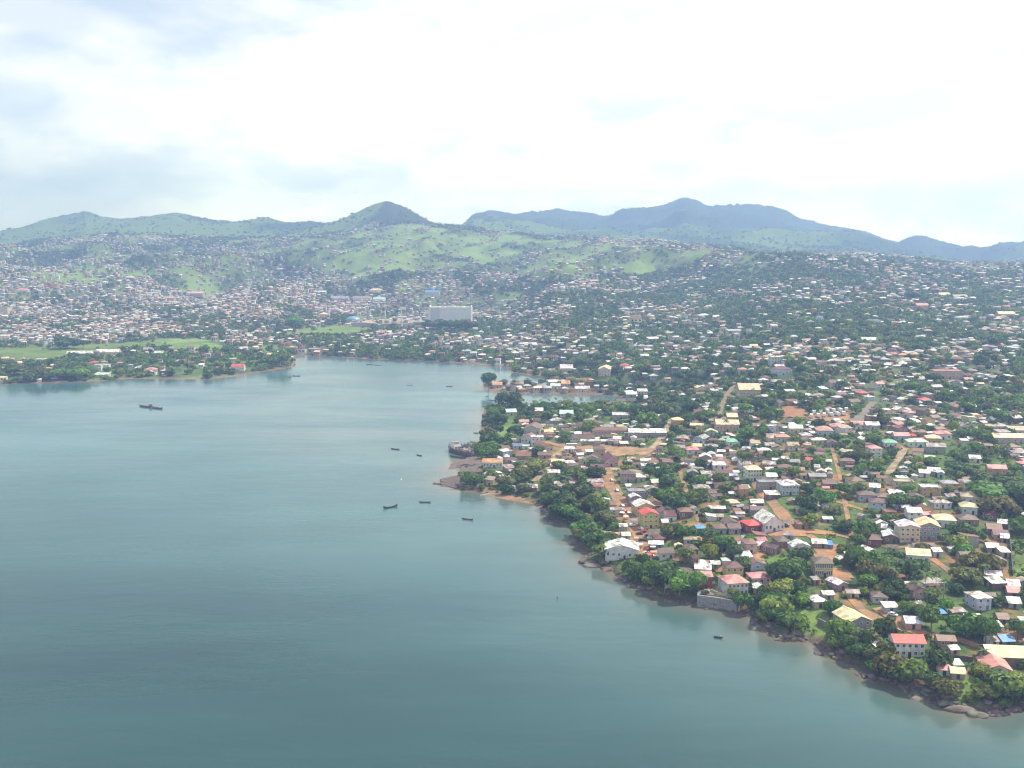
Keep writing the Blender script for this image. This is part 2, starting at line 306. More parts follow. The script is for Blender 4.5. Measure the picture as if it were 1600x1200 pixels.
M = {}
def wall_mat():
    m, nt, b, L = mat('plaster', .9, .15); c, o = base_col(nt); v = obj_vec(nt, o)
    g = mapr(nt, noise(nt, v, .45, 5), .35, .75); c2 = mixc(nt, mathn(nt, 'MULTIPLY', g, .45), c, (.16, .12, .09))
    st = mapr(nt, noise(nt, v, 2.5, 3), .3, .7, .82, 1.08); c3 = mixc(nt, 1.0, c2, st, 'MULTIPLY'); L(c3, b.inputs[0]); return m
def roof_mat():
    m, nt, b, L = mat('sheet_roofing', .5, .35); c, o = base_col(nt); v = obj_vec(nt, o)
    vo = N(nt, 'ShaderNodeTexVoronoi', distance='CHEBYCHEV'); vo.inputs['Scale'].default_value = .42; L(v, vo.inputs['Vector'])
    sep = N(nt, 'ShaderNodeSeparateColor'); L(vo.outputs['Color'], sep.inputs[0])
    sheet = mapr(nt, sep.outputs[0], 0, 1, .62, 1.08); c1 = mixc(nt, 1.0, c, sheet, 'MULTIPLY')
    ru = noise(nt, v, .5, 6, .65); thr = mathn(nt, 'SUBTRACT', .81, mathn(nt, 'MULTIPLY', o.outputs['Alpha'], .5))
    f = mapr(nt, mathn(nt, 'SUBTRACT', ru, thr), -.05, .12, 0, .85); c2 = mixc(nt, f, c1, (.20, .105, .065))
    sp = mathn(nt, 'GREATER_THAN', sep.outputs[1], mathn(nt, 'SUBTRACT', 1.02, mathn(nt, 'MULTIPLY', o.outputs['Alpha'], .3)))
    c3 = mixc(nt, mathn(nt, 'MULTIPLY', sp, .8), c2, (.17, .095, .065)); L(c3, b.inputs[0])
    w = N(nt, 'ShaderNodeTexWave', bands_direction='X'); w.inputs['Scale'].default_value = 2.2; L(v, w.inputs['Vector'])
    bu = N(nt, 'ShaderNodeBump'); bu.inputs['Strength'].default_value = .15; bu.inputs['Distance'].default_value = .1; L(w.outputs[0], bu.inputs['Height']); L(bu.outputs[0], b.inputs['Normal']); return m
def plain_mat(name, rough=.7, spec=.3, sc=1.2, lo=.8, hi=1.12):
    m, nt, b, L = mat(name, rough, spec); c, o = base_col(nt); L(mixc(nt, 1.0, c, mapr(nt, noise(nt, obj_vec(nt, o), sc, 4), .3, .7, lo, hi), 'MULTIPLY'), b.inputs[0]); return m
def leaf_mat():
    m, nt, b, L = mat('leaves', .62, .22); c, o = base_col(nt); L(c, b.inputs[0])
    tr = N(nt, 'ShaderNodeBsdfTranslucent'); L(mixc(nt, 1.0, c, (1.3, 1.35, .6), 'MULTIPLY'), tr.inputs[0])
    mx = N(nt, 'ShaderNodeMixShader'); mx.inputs[0].default_value = .28; L(b.outputs[0], mx.inputs[1]); L(tr.outputs[0], mx.inputs[2])
    L(mx.outputs[0], nt.nodes['Material Output'].inputs[0]); return m
def ground_mat():
    m, nt, b, L = mat('ground_cover', .95, .1); a = N(nt, 'ShaderNodeAttribute', attribute_name='col'); t = N(nt, 'ShaderNodeTexCoord')
    c = mixc(nt, 1.0, a.outputs['Color'], mapr(nt, noise(nt, t.outputs['Object'], .35, 6, .65), .3, .7, .65, 1.3), 'MULTIPLY')
    L(c, b.inputs[0]); bu = N(nt, 'ShaderNodeBump'); bu.inputs['Strength'].default_value = .6; bu.inputs['Distance'].default_value = 1.5
    L(noise(nt, t.outputs['Object'], .12, 8, .7), bu.inputs['Height']); L(bu.outputs[0], b.inputs['Normal']); return m
def rock_mat():
    m, nt, b, L = mat('weathered_rock', .9, .2); c, o = base_col(nt); v = obj_vec(nt, o)
    c1 = mixc(nt, mapr(nt, noise(nt, v, .8, 6, .65), .35, .7), c, (.07, .055, .045)); L(c1, b.inputs[0])
    bu = N(nt, 'ShaderNodeBump'); bu.inputs['Strength'].default_value = .9; bu.inputs['Distance'].default_value = .6; L(noise(nt, v, 1.1, 6, .7), bu.inputs['Height']); L(bu.outputs[0], b.inputs['Normal']); return m
def dirt_mat():
    m, nt, b, L = mat('laterite_dirt', .95, .1); a = N(nt, 'ShaderNodeAttribute', attribute_name='col'); t = N(nt, 'ShaderNodeTexCoord')
    g = noise(nt, t.outputs['Object'], .12, 6, .65); c = mixc(nt, mapr(nt, g, .38, .62), a.outputs['Color'], (.20, .15, .10))
    L(mixc(nt, 1.0, c, mapr(nt, noise(nt, t.outputs['Object'], .9, 5), .3, .7, .75, 1.2), 'MULTIPLY'), b.inputs[0]); return m
def water_mat():
    m, nt, b, L = mat('estuary_water', .06, .5); b.inputs['IOR'].default_value = 1.333
    t = N(nt, 'ShaderNodeTexCoord'); s = N(nt, 'ShaderNodeAttribute', attribute_name='shore')
    mp = N(nt, 'ShaderNodeMapping'); mp.inputs['Scale'].default_value = (.45, 1, 1); mp.inputs['Rotation'].default_value = (0, 0, R(12)); L(t.outputs['Object'], mp.inputs[0])
    big = noise(nt, mp.outputs[0], .0045, 4, .5)
    si = N(nt, 'ShaderNodeAttribute', attribute_name='silt'); stk = N(nt, 'ShaderNodeMapping'); stk.inputs['Scale'].default_value = (.22, 1, 1); stk.inputs['Rotation'].default_value = (0, 0, R(-16)); L(t.outputs['Object'], stk.inputs[0]); clear = mixc(nt, mapr(nt, big, .35, .68), (.013, .047, .050), (.026, .074, .072)); milky = mixc(nt, mapr(nt, big, .35, .68), (.050, .125, .135), (.072, .160, .155)); body = mixc(nt, si.outputs['Fac'], clear, milky)
    body = mixc(nt, 1.0, body, mapr(nt, noise(nt, stk.outputs[0], .016, 6, .62), .32, .68, .84, 1.15), 'MULTIPLY'); w1 = mixc(nt, s.outputs['Fac'], body, (.17, .135, .085)); L(w1, b.inputs[0])
    rip = noise(nt, mp.outputs[0], .16, 4, .62); swell = noise(nt, mp.outputs[0], .06, 3, .5); patch = mapr(nt, noise(nt, mp.outputs[0], .009, 5, .62), .36, .64, .25, 1.15)
    hsum = mathn(nt, 'ADD', mathn(nt, 'MULTIPLY', rip, .9), mathn(nt, 'MULTIPLY', swell, 1.6))
    bu = N(nt, 'ShaderNodeBump'); bu.inputs['Distance'].default_value = .8; L(mathn(nt, 'MULTIPLY', patch, .26), bu.inputs['Strength']); L(hsum, bu.inputs['Height']); L(bu.outputs[0], b.inputs['Normal'])
    L(mapr(nt, patch, .35, 1, .10, .22), b.inputs['Roughness']); return m
M['wall'] = wall_mat(); M['roof'] = roof_mat(); M['leaf'] = leaf_mat(); M['ground'] = ground_mat(); M['rock'] = rock_mat(); M['dirt'] = dirt_mat(); M['water'] = water_mat()
M['paint'] = plain_mat('painted_metal', .4, .5); M['wood'] = plain_mat('weathered_wood', .85, .2, 3, .6, 1.2); M['bark'] = plain_mat('bark', .95, .1, 2, .6, 1.2)
M['glass'] = plain_mat('dark_glazing', .15, .5, 1, .8, 1.1); M['stone'] = plain_mat('rubble_masonry', .95, .15, 1.6, .55, 1.25); M['concrete'] = plain_mat('bare_concrete', .9, .2, .8, .7, 1.15)

# ------------------------------------------------------------------ mesh building
class MB:
    def __init__(s): s.v = []; s.f = []; s.c = []
    def q(s, pts, col=(1, 1, 1)):
        n = len(s.v); s.v += [tuple(p) for p in pts]; s.f.append(tuple(range(n, n+len(pts)))); s.c.append(col)
    def solid(s, bot, top, col=(1, 1, 1), tcol=None):
        """closed prism between two loops of points (counter-clockwise from above)"""
        n = len(s.v); k = len(bot); s.v += [tuple(p) for p in bot]+[tuple(p) for p in top]
        s.f.append(tuple(range(n+k-1, n-1, -1))); s.c.append(col); s.f.append(tuple(range(n+k, n+2*k))); s.c.append(tcol or col)
        for i in range(k): s.f.append((n+i, n+(i+1) % k, n+k+(i+1) % k, n+k+i)); s.c.append(col)
    def box(s, x0, x1, y0, y1, z0, z1, col=(1, 1, 1), tcol=None):
        s.solid([(x0,y0,z0),(x1,y0,z0),(x1,y1,z0),(x0,y1,z0)], [(x0,y0,z1),(x1,y0,z1),(x1,y1,z1),(x0,y1,z1)], col, tcol)
    def tube(s, p0, p1, r0, r1, n=6, col=(1, 1, 1)):
        p0, p1 = Vector(p0), Vector(p1); d = (p1-p0).normalized(); u = d.orthogonal().normalized(); w = d.cross(u)
        rr = [(math.cos(2*math.pi*i/n), math.sin(2*math.pi*i/n)) for i in range(n)]
        s.solid([p0+(u*c+w*q)*r0 for c, q in rr], [p1+(u*c+w*q)*r1 for c, q in rr], col)
    def loft(s, rings, col=(1, 1, 1), cap=True):
        n = len(s.v); k = len(rings[0])
        for r in rings: s.v += [tuple(p) for p in r]
        for a in range(len(rings)-1):
            for i in range(k):
                s.f.append((n+a*k+i, n+a*k+(i+1) % k, n+(a+1)*k+(i+1) % k, n+(a+1)*k+i)); s.c.append(col)
        if cap:
            s.f.append(tuple(range(n+k-1, n-1, -1))); s.c.append(col); s.f.append(tuple(range(n+(len(rings)-1)*k, n+len(rings)*k))); s.c.append(col)
    def mesh(s, name, mt):
        me = bpy.data.meshes.new(name); me.from_pydata(s.v, [], s.f); put_col(me, np.array(s.c, float)); me.materials.append(mt); return me
def put_col(me, c):
    a = me.attributes.new('col', 'FLOAT_COLOR', 'FACE'); a.data.foreach_set('color', np.concatenate([c, np.ones((len(c), 1))], 1).astype(np.float32).ravel())
def ob(name, me, parent=None, loc=(0, 0, 0), rz=0, color=None, scale=None):
    o = bpy.data.objects.new(name, me); C.objects.link(o)
    if parent: o.parent = parent
    o.location = loc
    if rz: o.rotation_euler = (0, 0, rz)
    if color is not None: o.color = (*color, 1) if len(color) == 3 else color
    if scale is not None: o.scale = scale
    return o
def tag(o, label=None, cat=None, group=None, kind=None):
    if label: o['label'] = label
    if cat: o['category'] = cat
    if group: o['group'] = group
    if kind: o['kind'] = kind
    return o
def big_mesh(name, V, Fq, col=None, mt=None, smooth=False, dom='FACE'):
    """numpy quads or triangles -> one mesh"""
    me = bpy.data.meshes.new(name); k = Fq.shape[1]
    me.vertices.add(len(V)); me.vertices.foreach_set('co', V.astype(np.float32).ravel())
    me.loops.add(Fq.size); me.loops.foreach_set('vertex_index', Fq.astype(np.int32).ravel())
    me.polygons.add(len(Fq)); me.polygons.foreach_set('loop_start', np.arange(0, Fq.size, k, dtype=np.int32))
    if smooth: me.polygons.foreach_set('use_smooth', np.ones(len(Fq), bool))
    me.update(calc_edges=True)
    if col is not None:
        a = me.attributes.new('col', 'FLOAT_COLOR', dom); a.data.foreach_set('color', np.concatenate([col, np.ones((len(col), 1))], 1).astype(np.float32).ravel())
    if mt: me.materials.append(mt)
    return me
def grid_faces(ny, nx):
    i = np.arange(ny*nx).reshape(ny, nx); return np.stack([i[:-1, :-1], i[:-1, 1:], i[1:, 1:], i[1:, :-1]], -1).reshape(-1, 4)

# terrain and water
fq = grid_faces(NY, NA); deep = (ZG.ravel()[fq] < -4.5).all(1)
tag(ob('terrain', big_mesh('terrain', np.stack([XG, YG, ZG], -1).reshape(-1, 3), fq[~deep], COVW.reshape(-1, 3), M['ground'], True, 'POINT')), 'green and red-earth coastal land rising into wooded hills', 'terrain', None, 'structure')
wa = np.concatenate([np.linspace(-1.6, -.62, 20, endpoint=False), np.linspace(-.62, .62, 330), np.linspace(.62, 1.6, 21)[1:]])
wy = np.concatenate([[40, 120, 200], np.exp(np.linspace(math.log(260), math.log(1900), 260)), [2100]])
wx = wa[None, :]*wy[:, None]; wyy = np.repeat(wy[:, None], len(wa), 1)
wx = np.concatenate([wa[None, :]*900, wx]); wyy = np.concatenate([np.full((1, len(wa)), -900.), wyy]); wx[0] = wa*900
wsd = -bil(SDG, wx, np.maximum(wyy, 301)); wsd[0:4] = 900
wn = fbm(wx/30, wyy/30, 55, 3)
sh = np.clip(np.exp(-np.maximum(wsd, 0)/(4+12*wn))*1.05, 0, 1)*.85
sh = np.maximum(sh, np.where((wyy > 960) & (wx > 0), .30, 0)*sstep(75, 15, wsd))
me = big_mesh('water', np.stack([wx, wyy, np.zeros_like(wx)], -1).reshape(-1, 3), grid_faces(*wx.shape), None, M['water'], True)
at = me.attributes.new('shore', 'FLOAT', 'POINT'); at.data.foreach_set('value', sh.astype(np.float32).ravel())
at = me.attributes.new('silt', 'FLOAT', 'POINT'); at.data.foreach_set('value', np.clip(sstep(270, 640, wyy+wx*.7)*(.75+.7*fbm(wx/160, wyy/240, 66, 4)-.3), 0, 1).astype(np.float32).ravel())
tag(ob('water', me), 'calm teal estuary water with faint wind ripples', 'water', None, 'structure')

# roads, pitch and yards: sheets draped over the ground
ROADS = []; PADS = []
def drape(pts, width, name, label, colr, up=.25):
    P = [np.array(p) for p in pts]; X = []; tot = 0
    for a, b in zip(P[:-1], P[1:]):
        n = max(2, int(np.linalg.norm(b-a)/5)); X += [a+(b-a)*t/n for t in range(n)]
    X = np.array(X+[P[-1]]); T = np.gradient(X, axis=0); T /= np.linalg.norm(T, axis=1)[:, None]+1e-9
    Nn = np.stack([-T[:, 1], T[:, 0]], 1); wv = width*(.8+.5*fbm(X[:, 0]/15, X[:, 1]/15, 5, 2)); V = []
    offs = np.linspace(-.5, .5, 5)
    for k in offs:
        q = X+Nn*wv[:, None]*k; z = bil(ZG, q[:, 0], q[:, 1])+up; V.append(np.concatenate([q, z[:, None]], 1))
    V = np.stack(V, 1); f = grid_faces(len(X), 5)
    tag(ob(name, big_mesh(name, V.reshape(-1, 3), f, np.tile(colr, (len(f), 1)), M['dirt'])), label, 'road', None, 'structure'); ROADS.append(([tuple(p) for p in pts], width))
def pad(pp, name, label, colr, cat='yard', up=.3, kind='structure', res=3.0, mt='dirt'):
    P = poly_px(pp); a = np.array(P); x0, y0 = a.min(0); x1, y1 = a.max(0); nx = max(2, int((x1-x0)/res)+2); ny = max(2, int((y1-y0)/res)+2)
    nx, ny = min(nx, 120), min(ny, 120)
    gx, gy = np.meshgrid(np.linspace(x0, x1, nx), np.linspace(y0, y1, ny)); w = (fbm(gx/9, gy/9, 8, 2)-.5)*7
    m = inpoly(gx+w, gy+w, P); f = grid_faces(ny, nx); ff = f[m.ravel()[f].sum(1) >= 2]
    gz = bil(ZG, gx, gy)+up
    tag(ob(name, big_mesh(name, np.stack([gx, gy, gz], -1).reshape(-1, 3), ff, np.tile(colr, (len(ff), 1)), M[mt])), label, cat, None, kind); PADS.append(P)
DIRT = (.42, .215, .105); PALE = (.40, .30, .20); RED = (.40, .16, .07)
RPX = []
def rpx(*p):
    RPX.append(p); return [hit(u, v)[:2] for u, v in p]
drape(rpx((944,728),(950,748),(962,770),(975,792),(990,815),(1003,838),(1012,862)), 9, 'dirt_road', 'wide orange dirt road running down past the yellow red-roofed block', DIRT)
drape(rpx((1170,738),(1190,765),(1208,787),(1226,808),(1246,828),(1300,834)), 7, 'dirt_road', 'orange dirt road climbing behind the white gabled church', DIRT)
drape(rpx((836,752),(850,735),(866,714),(884,700)), 6, 'dirt_track', 'narrow pale dirt track leading down from the playing pitch', PALE)
drape(rpx((1370,950),(1392,962),(1412,980),(1446,992)), 6, 'dirt_track', 'dirt track bending past the shacks above the red-roofed shore house', DIRT)
drape(rpx((1418,692),(1405,715),(1388,742)), 5, 'dirt_track', 'brown track cut through bushes near the green-roofed house', PALE)
drape(rpx((1020,742),(980,735),(940,732)), 8, 'dirt_road', 'pale dirt road in front of the maroon chapel', PALE)
drape(rpx((1050,655),(1030,690),(1005,712)), 6, 'dirt_track', 'pale track beside the orange playing pitch', PALE)
drape(rpx((1150,596),(1132,625),(1120,655)), 5, 'dirt_road', 'pale road climbing inland behind the large cream hall', (.27,.2,.14))
drape(rpx((1365,628),(1345,650),(1325,668)), 7, 'paved_road', 'grey road beside the packed lorry yard', (.2,.19,.18))
drape(rpx((1300,905),(1318,918),(1345,952),(1372,968)), 5, 'dirt_track', 'orange footpath running down from the yellow school', DIRT)
drape(rpx((1188,722),(1170,738)), 5, 'dirt_track', 'short orange lane beside the dense tin-roofed quarter', DIRT)
for q, w_, nm, lb in ((((1012,862),(1060,873),(1110,880),(1128,893)),4.5,'dirt_lane','orange lane from the dirt square towards the yellow maroon-roofed house'),(((1300,834),(1350,846),(1415,856)),3.2,'dirt_lane','orange lane from the church towards the white balconied block'),(((1290,850),(1262,836)),4,'dirt_lane','short orange lane linking the church road and the yard above the school'),
  (((1062,735),(1075,775),(1092,815),(1100,850)),2.6,'dirt_lane','narrow lane running down past the blue-tarp stall'),(((1300,700),(1312,745),(1322,795),(1330,838)),2.6,'dirt_lane','narrow earth lane down the middle of the slope'),(((1452,870),(1480,890),(1500,905)),4,'dirt_lane','earth lane below the cream L-roofed house'),(((1250,772),(1300,782),(1360,800)),2.8,'dirt_lane','earth lane running level past the grey white-roofed block'),(((1446,992),(1500,1000),(1550,1018)),4.5,'dirt_lane','earth lane behind the red-roofed shore house'),(((884,700),(850,690),(815,706)),5,'dirt_lane','pale lane from the pitch to the rust-roofed warehouses')):
    drape(rpx(*q), w_, nm, lb, DIRT)
pad([(870,694),(900,697),(960,696),(1025,703),(1005,710),(960,713),(905,707),(880,703)], 'playing_pitch', 'bare orange-brown playing pitch behind the maroon chapel', (.42,.24,.12), 'pitch')
pad([(992,836),(1018,826),(1030,850),(1022,876),(1000,872),(988,852)], 'dirt_plaza', 'wide orange dirt square where the road ends by the white hall', DIRT)
pad([(1216,638),(1252,636),(1262,652),(1225,654)], 'dirt_yard', 'red earth yard beside the lorry park', RED)
pad([(1262,648),(1330,640),(1330,656),(1270,660)], 'dirt_yard', 'orange earth lorry park full of white vehicles', DIRT)
pad([(1272,845),(1310,850),(1306,878),(1284,884)], 'dirt_yard', 'orange earth yard above the yellow school', DIRT)
pad([(1302,888),(1332,892),(1335,908),(1306,906)], 'dirt_yard', 'orange earth beside the yellow school', DIRT)
pad([(1418,845),(1455,848),(1452,858),(1415,856)], 'dirt_yard', 'orange earth terrace below the white balconied block', DIRT)
pad([(1165,868),(1192,860),(1195,884),(1172,888)], 'dirt_yard', 'orange earth yard beside the cream two-storey house', DIRT)
pad([(1555,990),(1572,975),(1575,1010),(1560,1025)], 'dirt_yard', 'red-brown earth lane behind the cream open shed', DIRT)
pad([(1582,1048),(1640,1052),(1640,1082),(1600,1075)], 'dirt_yard', 'pale orange earth yard in front of the open shed', PALE)
pad([(855,800),(800,790),(762,778),(740,772),(770,770),(810,778),(848,790)], 'beach', 'orange-brown sandy beach around the small bay', (.36,.2,.12), 'beach', .12)
pad([(688,758),(690,748),(716,743),(735,752),(715,765)], 'rock_shelf', 'dark brown flat rock shelf at the palm point', (.16,.125,.105), 'rock shelf', .35, 'structure', mt='rock')
pad([(700,735),(708,722),(735,712),(755,722),(745,738),(720,742)], 'beach', 'stony brown foreshore behind the stranded wreck', (.21,.165,.14), 'beach', .12, mt='rock')
pad([(1195,830),(1245,826),(1262,838),(1215,842)], 'dirt_yard', 'orange earth patch under the white gabled church', DIRT)
pad([(1095,935),(1146,944),(1150,922),(1110,916),(1094,924)], 'paved_court', 'pale paved terrace behind the grey seawall', (.38,.34,.26), 'terrace', .4)
pad([(645,513),(682,512),(684,516),(650,518)], 'sports_court', 'orange sports court beside the stadium stand', (.5,.2,.1), 'court')

# ------------------------------------------------------------------ houses
RC = dict(white=(.74,.74,.72), zinc=(.50,.52,.53), rust=(.21,.115,.08), brown=(.135,.085,.07), maroon=(.15,.06,.06), red=(.62,.085,.07), pink=(.58,.25,.23), cream=(.70,.56,.33),
          green=(.22,.50,.30), mint=(.55,.70,.56), blue=(.10,.27,.58), tan=(.42,.33,.22), orange=(.62,.30,.14), grey=(.30,.30,.29), olive=(.45,.48,.25), paleblue=(.40,.49,.60), salmon=(.62,.44,.35))
WC = dict(white=(.70,.69,.65), cream=(.58,.51,.36), yellow=(.60,.47,.19), grey=(.32,.31,.29), bluegrey=(.42,.47,.50), blue=(.48,.58,.65), pink=(.55,.38,.34), red=(.30,.08,.07), mud=(.32,.21,.14), ochre=(.55,.34,.14), brown=(.2,.13,.1))
RUSTY = dict(white=.55, zinc=.75, rust=.65, brown=.2, maroon=.2, red=.05, pink=.25, cream=.1, green=.1, mint=.15, blue=.1, tan=.3, orange=.2, grey=.4, olive=.2, paleblue=.6, salmon=.3)
RNAME = dict(white='white tin', zinc='dull zinc', rust='rust-brown', brown='dark brown', maroon='maroon', red='red', pink='pink', cream='cream', green='green', mint='pale mint', blue='blue', tan='tan', orange='orange', grey='grey', olive='olive-green', paleblue='pale blue', salmon='salmon')
FNAME = dict(gx='gabled', gy='front-gabled', hip='hipped', flat='flat', mono='lean-to')
FOOT = []      # footprints (x, y, half width, half depth, yaw)
HASH = {}
def foot(x, y, w, d, yaw, q=8.0):
    r = math.hypot(w, d)*.5; k = len(FOOT); FOOT.append((x, y, w*.5, d*.5, math.cos(yaw), math.sin(yaw), r))
    for i in range(int((x-r)//q), int((x+r)//q)+1):
        for j in range(int((y-r)//q), int((y+r)//q)+1): HASH.setdefault((i, j), []).append(k)
def free(x, y, w, d, yaw, gap=.4, q=8.0):
    c, s = math.cos(yaw), math.sin(yaw); r = math.hypot(w, d)*.5; seen = set()
    for i in range(int((x-r)//q), int((x+r)//q)+1):
        for j in range(int((y-r)//q), int((y+r)//q)+1):
            for k in HASH.get((i, j), ()):
                if k in seen: continue
                seen.add(k); fx, fy, hw, hd, fc, fs, fr = FOOT[k]; ex, ey = x-fx, y-fy
                if ex*ex+ey*ey > (r+fr)**2: continue
                sep = False
                for ax, ay in ((c, s), (-s, c), (fc, fs), (-fs, fc)):
                    ra = (abs(ax*c+ay*s)*w+abs(-ax*s+ay*c)*d)*.5; rb = abs(ax*fc+ay*fs)*hw+abs(-ax*fs+ay*fc)*hd
                    if abs(ax*ex+ay*ey) > ra+rb+gap: sep = True; break
                if not sep: return False
    return True
def wall_mesh(w, d, h, form, rh, fd=3.0):
    m = MB(); x, y = w/2, d/2
    if form == 'gx':
        m.solid([(x,-y,-fd),(x,y,-fd),(x,y,h),(x,0,h+rh),(x,-y,h)][::-1], [(-x,-y,-fd),(-x,y,-fd),(-x,y,h),(-x,0,h+rh),(-x,-y,h)][::-1])
    elif form == 'gy':
        m.solid([(-x,-y,-fd),(x,-y,-fd),(x,-y,h),(0,-y,h+rh),(-x,-y,h)], [(-x,y,-fd),(x,y,-fd),(x,y,h),(0,y,h+rh),(-x,y,h)])
    elif form == 'mono':
        m.solid([(x,-y,-fd),(x,y,-fd),(x,y,h+rh),(x,-y,h)][::-1], [(-x,-y,-fd),(-x,y,-fd),(-x,y,h+rh),(-x,-y,h)][::-1])
    else: m.box(-x, x, -y, y, -fd, h)
    return m.mesh('wall', M['wall'])
def roof_mesh(w, d, h, form, rh, o=.55, t=.14):
    m = MB(); x, y = w/2+o, d/2+o; e = .06
    def slab(p, tt=t): m.solid([(a, b, c+e) for a, b, c in p], [(a, b, c+e+tt) for a, b, c in p])
    if form == 'gx':
        k = rh/(d/2); zl = h-o*k; slab([(-x,-y,zl),(x,-y,zl),(x,0,h+rh),(-x,0,h+rh)]); slab([(-x,0,h+rh),(x,0,h+rh),(x,y,zl),(-x,y,zl)])
    elif form == 'gy':
        k = rh/(w/2); zl = h-o*k; slab([(-x,-y,zl),(0,-y,h+rh),(0,y,h+rh),(-x,y,zl)]); slab([(0,-y,h+rh),(x,-y,zl),(x,y,zl),(0,y,h+rh)])
    elif form == 'hip':
        z0, z1 = h-.05, h+rh
        if w >= d: a, b = (-(x-y)-.01, 0, z1), ((x-y)+.01, 0, z1); F4 = [[(-x,-y,z0),(x,-y,z0),b,a],[(x,y,z0),(-x,y,z0),a,b]]; F3 = [[(x,-y,z0),(x,y,z0),b],[(-x,y,z0),(-x,-y,z0),a]]
        else: a, b = (0, -(y-x)-.01, z1), (0, (y-x)+.01, z1); F4 = [[(x,-y,z0),(x,y,z0),b,a],[(-x,y,z0),(-x,-y,z0),a,b]]; F3 = [[(-x,-y,z0),(x,-y,z0),a],[(x,y,z0),(-x,y,z0),b]]
        for p in F4+F3: m.q([(q[0], q[1], q[2]+t+e) for q in p])
        m.box(-x, x, -y, y, z0-.02, z0+t+e)
    elif form == 'mono':
        k = rh/d; slab([(-x,-y,h-o*k),(x,-y,h-o*k),(x,y,h+rh+o*k),(-x,y,h+rh+o*k)])
    else:
        m.box(-x+.25, x-.25, -y+.25, y-.25, h+.003, h+.28)
        for a in ((-x+.2,x-.2,-y+.2,-y+.45),(-x+.2,x-.2,y-.45,y-.2),(-x+.2,-x+.45,-y+.45,y-.45),(x-.45,x-.2,-y+.45,y-.45)): m.box(*a, h+.1, h+.75)
    return m.mesh('roof', M['roof'])
def win_mesh():
    m = MB(); fr = (.75,.73,.68); dk = (.045,.05,.055); m.box(-.5,.5,-.05,.02,0,1,dk)
    for a in ((-.56,-.46,-.12,.02,-.05,1.05),(.46,.56,-.12,.02,-.05,1.05),(-.46,.46,-.12,.02,.95,1.05),(-.46,.46,-.14,.02,-.05,.03),(-.025,.025,-.09,.02,.03,.95)): m.box(*a, fr)
    return m.mesh('window', M['paint'])
def door_mesh():
    m = MB(); m.box(-.5,.5,-.06,.02,0,1,(.8,.8,.8))
    for a in ((-.58,-.48,-.12,.02,0,1.06),(.48,.58,-.12,.02,0,1.06),(-.48,.48,-.12,.02,.98,1.06)): m.box(*a, (.9,.88,.82))
    return m.mesh('door', M['wood'])
WIN, DOOR = win_mesh(), door_mesh()
DOORC = [(.12,.07,.04),(.07,.12,.16),(.2,.06,.05),(.05,.1,.07),(.25,.22,.18)]
TOPS = []      # every building as (object, x, y, z, look, name)
def building(x, y, z, w, d, h, form, rcol, wcol, yaw, name, cat, label=None, group=None, storeys=1, nwin=None, rh=None, door=True, ov=.55, side=True, rough=None, porch=False, ww=None, wh=None):
    rr = random.Random(int(x*13+y*7)); rh = rh if rh is not None else (0 if form == 'flat' else (.09*d+.25 if form == 'mono' else .21*(d if form == 'gx' else w if form == 'gy' else min(w, d))))
    root = bpy.data.objects.new(name, None); C.objects.link(root); root.location = (x, y, z); root.rotation_euler = (0, 0, yaw); root.empty_display_size = .5
    cj = lambda c, k=.1: tuple(max(.01, v*(1+rr.uniform(-k, k))) for v in c)
    ob('wall', wall_mesh(w, d, h, form, rh), root, color=cj(WC[wcol])); ob('roof', roof_mesh(w, d, h, form, rh, ov), root, color=(*cj(RC[rcol]), RUSTY[rcol] if rough is None else rough))
    n = nwin if nwin is not None else max(1, int(w/3.3)); sh = h/storeys; wy = wh or min(1.5, sh*.46); wx = ww or min(1.3, w/(n+1)*.62)
    mid = n//2
    for s in range(storeys):
        for i in range(n):
            px = -w/2+w*(i+.5)/n
            if s == 0 and door and i == mid:
                ob('door', DOOR, root, (px, -d/2-.025, .05), 0, rr.choice(DOORC), (1.05, 1, min(2.1, sh*.75))); continue
            ob('window', WIN, root, (px, -d/2-.025, s*sh+sh*.36), 0, None, (wx, 1, wy))
        if side:
            ax, ay = math.cos(yaw), math.sin(yaw); left = (-ax*(-x)+(-ay)*(-y)) > 0; sx = -1 if left else 1; k = max(1, int(d/4.5))
            for i in range(k): ob('window', WIN, root, (sx*(w/2+.025), -d/2+d*(i+.5)/k, s*sh+sh*.36), sx*math.pi/2, None, (min(1.2, d/k*.4), 1, wy))
    if porch:
        m = MB(); pw = w*rr.uniform(.45, .95); px = rr.uniform(-1, 1)*(w-pw)/2; pd = rr.uniform(1.4, 2.6); zt = min(h-.25, 2.6); m.solid([(px-pw/2,-d/2-pd,zt-.35),(px+pw/2,-d/2-pd,zt-.35),(px+pw/2,-d/2-.02,zt),(px-pw/2,-d/2-.02,zt)], [(px-pw/2,-d/2-pd,zt-.27),(px+pw/2,-d/2-pd,zt-.27),(px+pw/2,-d/2-.02,zt+.08),(px-pw/2,-d/2-.02,zt+.08)])
        for q in (-1, 0, 1): m.box(px+q*(pw/2-.15)-.06, px+q*(pw/2-.15)+.06, -d/2-pd+.1, -d/2-pd+.22, -2, zt-.33)
        ob('porch_roof', m.mesh('porch_roof', M['roof']), root, color=(*cj(RC[rr.choice(['zinc', 'rust', 'white', 'tan'])]), .8))
    tag(root, label, cat, group); foot(x, y, w, d, yaw); return root
def look(rc, wc, form, storeys, w):
    size = 'small' if w < 7.5 else 'long' if w > 16 else 'big' if w > 12 else ''
    return ' '.join(t for t in (size, 'two-storey' if storeys == 2 else 'three-storey' if storeys > 2 else '', WNAME.get(wc, wc)+'-walled') if t), RNAME[rc]+' '+FNAME[form]+' roof'
WNAME = dict(grey='bare grey', bluegrey='blue-grey', blue='pale-blue', mud='mud-brown')
